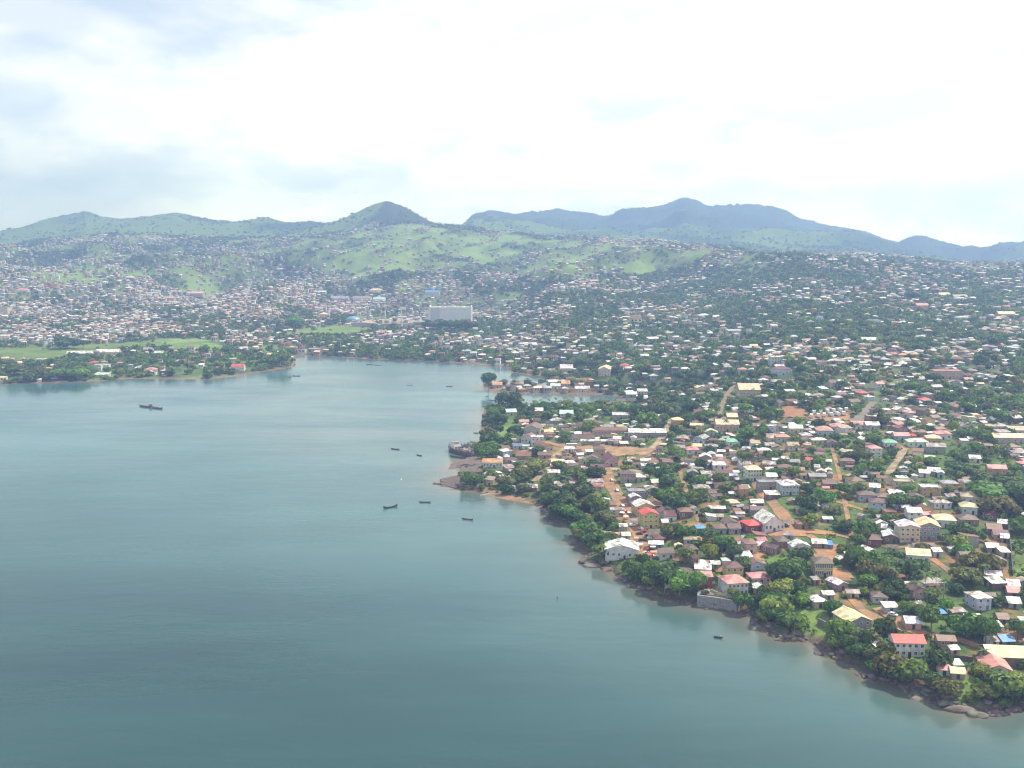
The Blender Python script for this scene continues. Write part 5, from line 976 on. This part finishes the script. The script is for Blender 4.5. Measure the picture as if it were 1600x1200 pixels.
scrap(734, 699, 70, 'dark jumble of scrap and timbers behind the stranded wreck', 'scrap heap', (.10, .075, .075)); scrap(731, 728, 40, 'old dark timbers heaped on the stony foreshore', 'timber heap', (.11, .09, .08), 9, 6, 1.2, 'timber_heap')
a = hit(728, 709); root = bpy.data.objects.new('boat', None); C.objects.link(root); root.location = (a[0], a[1], .3); root.rotation_euler = (0, 0, .5); ob('hull', hull_mesh(7, 2.4, 1.5, .7), root, color=(.72, .70, .66)); m = MB(); m.box(-1.2, 1.0, -.9, .9, .6, 2.0); ob('cabin', m.mesh('cabin', M['paint']), root, color=(.7, .68, .64)); tag(root, 'small white cabin boat tucked against the end of the wreck', 'boat', 'boats on the bay')
# marker stick and buoy
for (u, v, lab, colr, hh) in ((870.5, 937, 'thin dark marker stake standing in open water', (.08, .08, .08), 1.7), (627, 749, 'small white float bobbing off the palm point', (.8, .8, .8), .5)):
    p = at0(u, v); m = MB(); m.tube((0, 0, -.5), (0, 0, hh), .13, .09, 6)
    if hh < 1: m.tube((0, 0, -.2), (0, 0, .35), .7, .55, 10)
    else: m.tube((0, 0, hh*.55), (0, 0, hh*.8), .3, .26, 8)
    tag(ob('marker_buoy', m.mesh('marker_buoy', M['paint']), None, (p[0], p[1], 0), color=colr), lab, 'buoy')

# ------------------------------------------------------------------ walls and fences
def wall_line(pts, top, thick, name, label, colr, base=-2.0, mt='stone', step=4):
    P = []; m = MB()
    for a, b in zip(pts[:-1], pts[1:]):
        n = max(1, int(math.dist(a, b)/step)); P += [(a[0]+(b[0]-a[0])*i/n, a[1]+(b[1]-a[1])*i/n) for i in range(n)]
    P.append(pts[-1]); rings = []
    for i, (x, y) in enumerate(P):
        q = P[min(i+1, len(P)-1)]; r = P[max(i-1, 0)]; tx_, ty_ = q[0]-r[0], q[1]-r[1]; l = math.hypot(tx_, ty_); nx, ny = -ty_/l*thick/2, tx_/l*thick/2
        z = max(0, H(x, y)); zt = top if top < 0 else z+top; zt = -top if top < 0 else zt; rings.append([(x-nx*1.25, y-ny*1.25, z+base), (x+nx, y+ny, z+base), (x+nx, y+ny, zt), (x-nx, y-ny, zt)])
    m.loft(rings); o = ob(name, m.mesh(name, M[mt]), color=colr); tag(o, label, 'wall'); return o
wall_line([at0(1093,938), at0(1090.5,947), at0(1110,949.3), at0(1135,953), at0(1150,957.3), at0(1156,952)], -5.6, 1.4, 'seawall', 'high grey rubble seawall standing on the shore rocks', (.25, .25, .25), -3); x, y = at0(1120, 948); LMS.append((x, y, 'grey seawall'))
wall_line(rpx((1572,812),(1576,838),(1580,868),(1582,900)), 3.0, .5, 'boundary_wall', 'long dark mossy boundary wall beside the green meadow', (.10, .10, .085), mt='concrete'); x, y = hit(1578, 855)[:2]; LMS.append((x, y, 'dark boundary wall'))
wall_line(rpx((1278,974),(1295,983),(1312,990),(1330,998)), 2.6, .6, 'retaining_wall', 'sloping grey retaining wall below the cream-roofed villa shell', (.22, .21, .2))
wall_line([at0(712,759.5), at0(728,763.5), at0(752,767)], -2.4, 1.0, 'low_seawall', 'low grey seawall edging the palm point', (.2, .19, .18)); x, y = at0(735, 762); LMS.append((x, y, 'palm point'))
wall_line(rpx((868,714),(905,722),(940,726)), 2.2, .4, 'yard_wall', 'pale yard wall along the near side of the pitch', (.4, .36, .3), mt='concrete')
wall_line(rpx((1490,1030),(1520,1034)), 2.0, .4, 'yard_wall', 'weathered dark yard wall before the cream open shed', (.16, .12, .1), mt='concrete')
wall_line(rpx((1110,925),(1122,930),(1136,933)), 1.6, .35, 'terrace_wall', 'low cream parapet on the seawall terrace', (.55, .47, .3), mt='concrete')

# ------------------------------------------------------------------ boulders
def boulder(seed):
    import bmesh
    bm = bmesh.new(); bmesh.ops.create_icosphere(bm, subdivisions=3, radius=.5); g = np.random.default_rng(seed); k = g.normal(size=(7, 3)); k /= np.linalg.norm(k, axis=1)[:, None]; dd_ = g.uniform(.26, .46, 7)
    for v in bm.verts:
        p = np.array(v.co)
        for q in range(7):
            e = p@k[q]-dd_[q]
            if e > 0: p = p-k[q]*e*.9
        p *= 1+.10*(float(vnoise(p[0]*5+seed, p[1]*5+p[2]*3, seed))-.5); v.co = p
    me = bpy.data.meshes.new('boulder'); bm.to_mesh(me); bm.free(); put_col(me, np.ones((len(me.polygons), 3))); me.materials.append(M['rock']); return me
BL = [boulder(k) for k in range(6)]; rr = random.Random(11)
CL = [(1520,1104,17,13,4,'bulky grey-brown boulder in the rock pile at the shore corner'),(1565,1108,12,9,3.6,'brown boulder on the shore beneath the last shore trees'),(1440,1087,13,11,3.2,'brown boulder below the shore lawn'),(1405,1075,7,6,3,'boulder under the trees of the red-roofed shore house'),(1297,1022,8,6,3,'reddish boulder below the cream-roofed villa shell'),(1225,994,10,8,2.8,'small pale boulder at the waterline beneath the olive bushes'),(1248,980,6,6,4,'tall brown boulder standing in bushes above the waterline'),
 (1188,976,8,6,3,'dark boulder at the seawall corner nearest the bushes'.replace('nearest','facing')),(1115,950,9,10,2.4,'pale low boulder at the foot of the grey seawall'),(1062,937,9,8,3,'grey boulder under the overhanging shore trees'),(1010,921,9,9,3,'grey boulder on the shore below the market shacks'),(975,907,6,6,3,'pale boulder at the shore bend past the white hall'),(930,883,6,8,5.5,'broad smooth pale rock below the white hall'),(903,851,6,6,2.6,'dark low rock lying off the shore grove'),(862,811,6,6,3.4,'dark rock at the foot of the dense grove'),(1365,1058,6,6,3,'brown boulder beneath the bushy bank'),(700,752,6,8,3,'dark boulder at the tip of the palm point'),(1142,957,5,5,2.2,'dull low stone just off the seawall end')]
for (u, v, n, spr, sz, lab) in CL:
    p = hit(u, v)
    for k in range(n):
        for _ in range(30):
            x, y = p[0]+rr.gauss(0, spr*.6), p[1]+rr.gauss(0, spr*.6); s = SDF(x, y)
            if -3.5 < s < 4: break
        q = sz*rr.uniform(.5, 1.25); o = ob('boulder', BL[rr.randrange(6)], None, (x, y, max(-.4, H(x, y))+q*.10), 0, tuple(c*rr.uniform(.75, 1.2) for c in (.215, .185, .16)), (q*rr.uniform(.9, 1.7), q*rr.uniform(.8, 1.2), q*rr.uniform(.45, .8)))
        o.rotation_euler = (rr.uniform(-.2, .2), rr.uniform(-.2, .2), rr.uniform(0, 6.28)); tag(o, lab, 'rock', lab.replace('boulder', 'boulders').replace(' rock ', ' rocks ').replace(' stone ', ' stones '))
for (u0, u1, v, lab) in ((1478,1523,1108,'great flat whale-backed rock slab at the shore corner'),(912,938,885,'smooth pale rock slab below the white hall'),(939,957,889,'second smooth pale slab ending below the white hall')):
    p = hit((u0+u1)/2, v); w = (u1-u0)*p[1]/F; o = ob('rock_slab', BL[2], None, (p[0], p[1], .3), 0, (.27, .225, .19), (w*1.15, w*.5, w*.3)); o.rotation_euler = (0, 0, -.08); tag(o, lab, 'rock')
# pebbles and stones too many to count
m = MB(); off = 0; VV, FF = [], []; bv = np.array([v.co for v in BL[0].vertices]); bf = np.array([list(p.vertices) for p in BL[0].polygons])
for k in range(700):
    i = rr.randrange(len(COAST)-1); t = rr.random(); a, b = COAST[i], COAST[i+1]
    if not (320 < a[1] < 640 and a[0] > 10): continue
    x, y = a[0]+(b[0]-a[0])*t+rr.gauss(0, 1.6), a[1]+(b[1]-a[1])*t+rr.gauss(0, 1.6); s = rr.uniform(.5, 1.8); VV.append(bv*np.array((s*1.4, s, s*.7))+np.array((x, y, max(-.2, H(x, y))+.1))); FF.append(bf+off); off += len(bv)
Fq = np.concatenate(FF); tag(ob('shore_stones', big_mesh('shore_stones', np.concatenate(VV), Fq, np.ones((len(Fq), 3)), M['rock']), color=(.2, .16, .13)), 'loose brown stones strewn along the waterline', 'stones', None, 'stuff')

# ------------------------------------------------------------------ vehicles
def car_parts(kind):
    m = MB(); wn = MB()
    if kind == 'car':
        s = [(-2.1,.35),(2.1,.35),(2.15,.85),(1.2,.98),(.55,1.5),(-1.2,1.52),(-1.95,1.0),(-2.15,.9)]; m.solid([(x, -.85, z) for x, z in s], [(x, .85, z) for x, z in s]); q = [(1.1,1.0),(.53,1.44),(-1.15,1.46),(-1.8,1.02)]; wn.solid([(x, -.88, z) for x, z in q], [(x, .88, z) for x, z in q]); wn.q([(1.22,-.7,1.0),(1.22,.7,1.0),(.62,.66,1.47),(.62,-.66,1.47)]); wr, wx, hw = .33, (1.35, -1.35), .86
    elif kind == 'bus':
        m.box(-4.6, 4.6, -1.2, 1.2, .5, 3.0); wn.box(-4.2, 4.2, -1.23, 1.23, 1.6, 2.4); wn.box(4.55, 4.63, -1.0, 1.0, 1.5, 2.5); wr, wx, hw = .48, (3.0, -2.8), 1.16
    else:
        m.box(-4.0, 1.5, -1.25, 1.25, 1.0, 3.3); m.box(-4.0, 3.4, -.9, .9, .6, .99); m.box(1.75, 3.6, -1.15, 1.15, .7, 2.7); wn.box(3.2, 3.64, -1.0, 1.0, 1.7, 2.4); wn.box(2.3, 3.1, -1.18, 1.18, 1.7, 2.4); wr, wx, hw = .5, (2.7, -2.6), 1.1
    w = MB(); w.tube((0, -.12, 0), (0, .12, 0), wr, wr, 12, (.03, .03, .03)); w.tube((0, -.135, 0), (0, .135, 0), wr*.5, wr*.5, 8, (.4, .4, .4))
    return m.mesh('body', M['paint']), wn.mesh('window', M['glass']), w.mesh('wheel', M['paint']), wr, wx, hw
VP = {}
def vehicle(u, v, kind, colr, yaw, label, cat=None):
    if kind not in VP: VP[kind] = car_parts(kind)
    b, wn, wh, wr, wx, hw = VP[kind]; p = hit(u, v)
    if not p: return
    root = bpy.data.objects.new('parked_'+kind, None); C.objects.link(root); root.location = (p[0], p[1], H(p[0], p[1])+.32); root.rotation_euler = (0, 0, R(yaw)); ob('body', b, root, color=colr); ob('window', wn, root, color=(.04, .05, .06))
    for x in wx:
        for s in (-1, 1): ob('wheel', wh, root, (x, s*hw, wr))
    tag(root, label, kind if kind != 'lorry' else 'lorry', {'car': 'cars along the dirt road', 'lorry': 'white lorries in the orange yard', 'bus': None}[kind])
WH = (.75, .75, .74)
for (u, v, c, ya, lab) in ((1001,828,WH,120,'white car parked in the shade of the yellow red-roofed block'),(986,822,WH,80,'white car at the road edge across from the red-roofed block'),(1006,833,(.4,.03,.03),20,'red car next to the yellow red-roofed block'),(1013,839,(.06,.06,.07),140,'dark car below the yellow block by the brown-roofed house'),(999,836,(.07,.05,.05),160,'dark car in the middle of the dirt square approach'),(976,800,(.45,.06,.1),110,'crimson car beside the road opposite the white-roofed house'),(972,792,(.7,.7,.72),110,'silver car higher up the dirt road'),(964,768,WH,100,'white car at the top of the dirt road'),(992,850,(.5,.05,.05),30,'red car on the dirt square above the white hall'),(1003,846,(.06,.08,.06),0,'dark green car standing crosswise on the dirt square'),(1009,866,(.55,.5,.4),40,'beige car at the lower rim of the dirt square'),(1013,860,(.3,.05,.05),60,'dull red car among shacks beside the dirt square'),(1228,822,(.1,.1,.12),130,'dark car on the orange road behind the church'),(956,752,(.6,.6,.6),95,'grey car by the lavender corner house'),(1395,963,WH,-40,'white car on the bending track among shacks'),(1573,1020,(.65,.65,.63),30,'pale car behind the cream open shed')):
    vehicle(u, v, 'car', c, ya, lab)
STALLS = [(984,806,'white'),(990,818,'blue'),(997,822,'pink'),(1000,856,'white'),(994,846,'tan'),(1016,846,'mint'),(1020,860,'white'),(1022,868,'orange'),(978,812,'cream'),(1014,872,'red'),(972,806,'white'),(1026,874,'cream')]
WHERE = ['below the white-roofed yellow house','beside the road above the dirt square','at the road edge by the small white shack','on the dirt square facing the white hall','on the open side of the dirt square','against the brown-roofed long house','among the shacks below the dirt square','at the lower corner of the dirt square','between road and shore trees','at the foot of the dirt square','under the grove edge by the road','by the dark-roofed house']
for (u, v, cn), wh in zip(STALLS, WHERE):
    p = hit(u, v); root = bpy.data.objects.new('market_stall', None); C.objects.link(root); root.location = (p[0], p[1], H(p[0], p[1])+.2); root.rotation_euler = (0, 0, random.uniform(-.3, .3)); m = MB(); e = random.uniform(1.3, 2.0)
    m.solid([(-e,-1.2,1.95),(e,-1.2,1.95),(e,1.2,2.25),(-e,1.2,2.25)], [(-e,-1.2,2.0),(e,-1.2,2.0),(e,1.2,2.3),(-e,1.2,2.3)]); ob('awning', m.mesh('awning', M['paint']), root, color=RC[cn]); m = MB(); m.box(-e*.8, e*.8, -.5, .5, .75, .83); ob('table', m.mesh('table', M['wood']), root, color=(.3, .22, .15))
    for a in (-1, 1):
        for b in (-1, 1): m = MB(); m.tube((a*(e-.1), b*1.1, -.5), (a*(e-.1), b*1.1, 2.0+.12*b), .05, .05, 5); ob('post', m.mesh('post', M['wood']), root, color=(.3, .24, .18))
    tag(root, 'small market stall with '+cn+' awning '+wh, 'stall', 'market stalls along the dirt road')
vehicle(893, 699, 'bus', WH, 2, 'white bus parked on the edge of the orange pitch')
LR = ['first in the front line','beside the track','with dusty sides','facing the road','in the back line','parked askew','close to the red yard','behind two others','at the yard corner','by the grey road','short and boxy','beside the trees']
for k in range(12): vehicle(1268+(k % 6)*10+(k//6)*4, 653-(k//6)*6-(k % 6)*.8, 'lorry', tuple(c*random.uniform(.85, 1) for c in WH), 80+random.uniform(-14, 14), 'white lorry in the orange yard, '+LR[k])

# ------------------------------------------------------------------ the large things across the bay
p = hit(704.5, 513); k = p[1]/F; Wd = 63*k; Hh = 35*k; root = bpy.data.objects.new('office_slab', None); C.objects.link(root); root.location = p; root.rotation_euler = (0, 0, R(-3))
m = MB(); m.box(-Wd/2, -Wd*.27, -7, 7, -4, Hh*.93, (.45, .53, .66)); m.box(-Wd*.27+.003, Wd/2, -7.2, 7, -4, Hh*.93, (.80, .81, .82)); n = 40
for i in range(n):
    x0 = -Wd/2+Wd*(i+.5)/n; m.box(x0-.28, x0+.28, -8.0, -7.25 if i > 10 else -7.05, 2, Hh*.92, (.86, .86, .86))
for i in range(9): m.box(-Wd/2+.5, Wd/2-.5, -7.5, -7.22, Hh*.1*i+1.5, Hh*.1*i+2.2, (.62, .65, .7))
ob('facade', m.mesh('facade', M['concrete']), root)
for s in (-1, 1): m = MB(); m.box(s*Wd/2-(.2 if s > 0 else 2.4), s*Wd/2+(2.4 if s > 0 else .2), -9, 8, -4, Hh*1.02, (.80, .80, .78)); ob('stair_tower', m.mesh('stair_tower', M['concrete']), root)
m = MB(); m.box(-Wd/2+.3, Wd/2-.3, -8.2, 7.4, Hh*.93+.01, Hh*.955, (.8, .8, .78)); m.box(-Wd*.1, Wd*.1, -3, 5, Hh*.955, Hh*1.0, (.6, .6, .6)); ob('roof', m.mesh('roof', M['concrete']), root); tag(root, 'long white multi-storey office slab with ribbed facade across the bay', 'office block')
p = hit(608, 512); k = p[1]/F; root = bpy.data.objects.new('stadium', None); C.objects.link(root); root.location = (p[0], p[1]+70, p[2]); m = MB(); rings = []
for (sc, z) in ((1.0, -4), (1.0, 9), (.97, 9.6), (.72, 1.5), (.72, -4)): rings.append([(50*k*sc*math.cos(q*math.pi/24), 74*sc*math.sin(q*math.pi/24), z) for q in range(48)])
m.loft(rings, (.42, .34, .29), cap=False); ob('seating_bowl', m.mesh('seating_bowl', M['concrete']), root, color=(.95, .9, .88))
m = MB(); m.solid([(36*math.cos(q*math.pi/16)*k, 52*math.sin(q*math.pi/16), -1) for q in range(32)], [(36*math.cos(q*math.pi/16)*k, 52*math.sin(q*math.pi/16), 1.2) for q in range(32)], (.12, .19, .06)); ob('playing_field', m.mesh('playing_field', M['dirt']), root)
m = MB(); m.box(37*k, 54*k, -68, -58, 2, 13, (.68, .66, .58)); m.box(39*k, 52*k, -68.3, -67.9, 6, 9.5, (.18, .2, .2)); m.box(36*k, 55*k, -71, -57, 13.01, 14, (.74, .73, .68)); ob('grandstand', m.mesh('grandstand', M['concrete']), root); m = MB(); m.box(-60*k, -36*k, -52, -44, 0, 10, (.38, .31, .28)); ob('side_stand', m.mesh('side_stand', M['concrete']), root); tag(root, 'low tan stadium bowl with a white grandstand across the bay', 'stadium')
def mast(u, v0, v1, name, label, r=1.1, head=True, colr=(.7, .7, .68)):
    p = hit(u, v0); h = (v0-v1)*p[1]/F; root = bpy.data.objects.new(name, None); C.objects.link(root); root.location = p; m = MB(); m.tube((0, 0, -2), (0, 0, h), r, r*.45, 8); ob('pole', m.mesh('pole', M['paint']), root, color=colr)
    if head: m = MB(); m.box(-r*2.2, r*2.2, -.5, .5, h-r*1.5, h+r*2.2); ob('lamp_head', m.mesh('lamp_head', M['paint']), root, color=colr)
    tag(root, label, 'mast')
mast(628, 515, 482, 'floodlight_mast', 'tall pale floodlight mast in front of the stadium', 1.6); mast(602, 502, 478, 'floodlight_mast', 'hazy floodlight mast behind the stadium', 1.5); mast(558, 501, 486, 'floodlight_mast', 'short orange-tinted mast by the blue dome', 1.3, True, (.6, .42, .35)); mast(1512, 455, 436, 'radio_mast', 'thin grey radio mast on the wooded hillside', .9, False, (.5, .5, .5)); mast(800, 681, 668, 'flag_pole', 'thin pale flagpole on the lawn beside the rust-roofed warehouse', .18, False); mast(1301, 410, 397, 'radio_mast', 'pale block-like water mast up on the ridge', 2.4, False, (.6, .6, .58))
p = hit(514.5, 497); h = 12*p[1]/F; root = bpy.data.objects.new('water_tower', None); C.objects.link(root); root.location = p; m = MB(); m.tube((0, 0, -2), (0, 0, h*.75), 2.2, 2.0, 10); ob('shaft', m.mesh('shaft', M['concrete']), root, color=(.75, .75, .73)); m = MB(); m.tube((0, 0, h*.75), (0, 0, h), 2.6, 3.0, 10); ob('tank', m.mesh('tank', M['concrete']), root, color=(.78, .78, .76)); tag(root, 'slim white water tower next to the yellow hall', 'tower')
p = hit(552, 503); k = p[1]/F; root = bpy.data.objects.new('domed_hall', None); C.objects.link(root); root.location = p; m = MB(); m.loft([[(11*k*math.cos(q*math.pi/10)*c, 11*k*math.sin(q*math.pi/10)*c, z) for q in range(20)] for c, z in ((1.03, 4), (.97, 7), (.8, 10), (.5, 12.4), (.12, 13.3))]); ob('dome', m.mesh('dome', M['paint']), root, color=(.16, .30, .38)); m = MB(); m.loft([[(11*k*math.cos(q*math.pi/10), 11*k*math.sin(q*math.pi/10), z) for q in range(20)] for z in (-3, 4)]); ob('wall', m.mesh('wall', M['concrete']), root, color=(.5, .5, .5)); tag(root, 'low blue-domed hall at the end of the stadium', 'hall')

# ------------------------------------------------------------------ labels that tell the repeats apart
LA = np.array([(a, b) for a, b, _ in LMS]); USED = set(o.get('label') for o in bpy.data.objects if o.get('label'))
def rel(x, y, k):
    ddx, ddy = x-LMS[k][0], y-LMS[k][1]
    if abs(ddy) > abs(ddx)*1.3: return ('just behind' if ddy < 35 else 'further back from') if ddy > 0 else ('just before' if ddy > -35 else 'well in front of')
    return ('beside' if abs(ddx) < 25 else 'along from')+('' if abs(ddx) < 25 else '')
ORD = ['', ', second one out', ', third one out', ', fourth one out', ', fifth one out', ', sixth one out', ', seventh one out', ', eighth one out']
def give(o, x, y, mk_):
    order = np.argsort(np.hypot(LA[:, 0]-x, LA[:, 1]-y))
    for od in ORD:
        for k in order[:6]:
            s = mk_(rel(x, y, k)+' the '+LMS[k][2])+od
            if s not in USED and len(s.split()) <= 16: USED.add(s); o['label'] = s; return
    o['label'] = mk_('near the '+LMS[order[0]][2])
for (o, x, y, (lk, rf), nm) in AUTO: give(o, x, y, lambda r: f'{lk} {nm} with {rf} {r}')
for (o, x, y, lk, nm) in TG: give(o, x, y, lambda r: f'{lk} {r}')
for o in bpy.data.objects:
    if o.parent is None and o.get('category') in ('house', 'shack') and not o.get('group'): o['group'] = 'houses of the hillside town' if o['category'] == 'house' else 'small shacks of the near quarter'

# ------------------------------------------------------------------ the air
m = MB(); m.box(-13600, 13600, -1200, 11800, -14, max(900.0, float(ZG.max())+40)); me = m.mesh('haze', bpy.data.materials.new('hazy_air')); hm = me.materials[0]; hm.use_nodes = True; nt = hm.node_tree; nt.nodes.clear()
pv = N(nt, 'ShaderNodeVolumePrincipled'); pv.inputs['Color'].default_value = (.47, .70, 1.42, 1); pv.inputs['Density'].default_value = 1.4e-4; pv.inputs['Anisotropy'].default_value = 0.15; oo = N(nt, 'ShaderNodeOutputMaterial'); nt.links.new(pv.outputs[0], oo.inputs['Volume'])
tag(ob('haze', me), 'pale blue humid air over the bay', 'haze', None, 'stuff')
print('objects', len(bpy.data.objects), 'relief max', ZG.max())

open('/tmp/scene_log.txt', 'w').write(f'rest {len(REST)} merged trees {len(MT)} cnt {cnt} houses {n_house} shacks {n_shack} objs {len(bpy.data.objects)}') if False else None
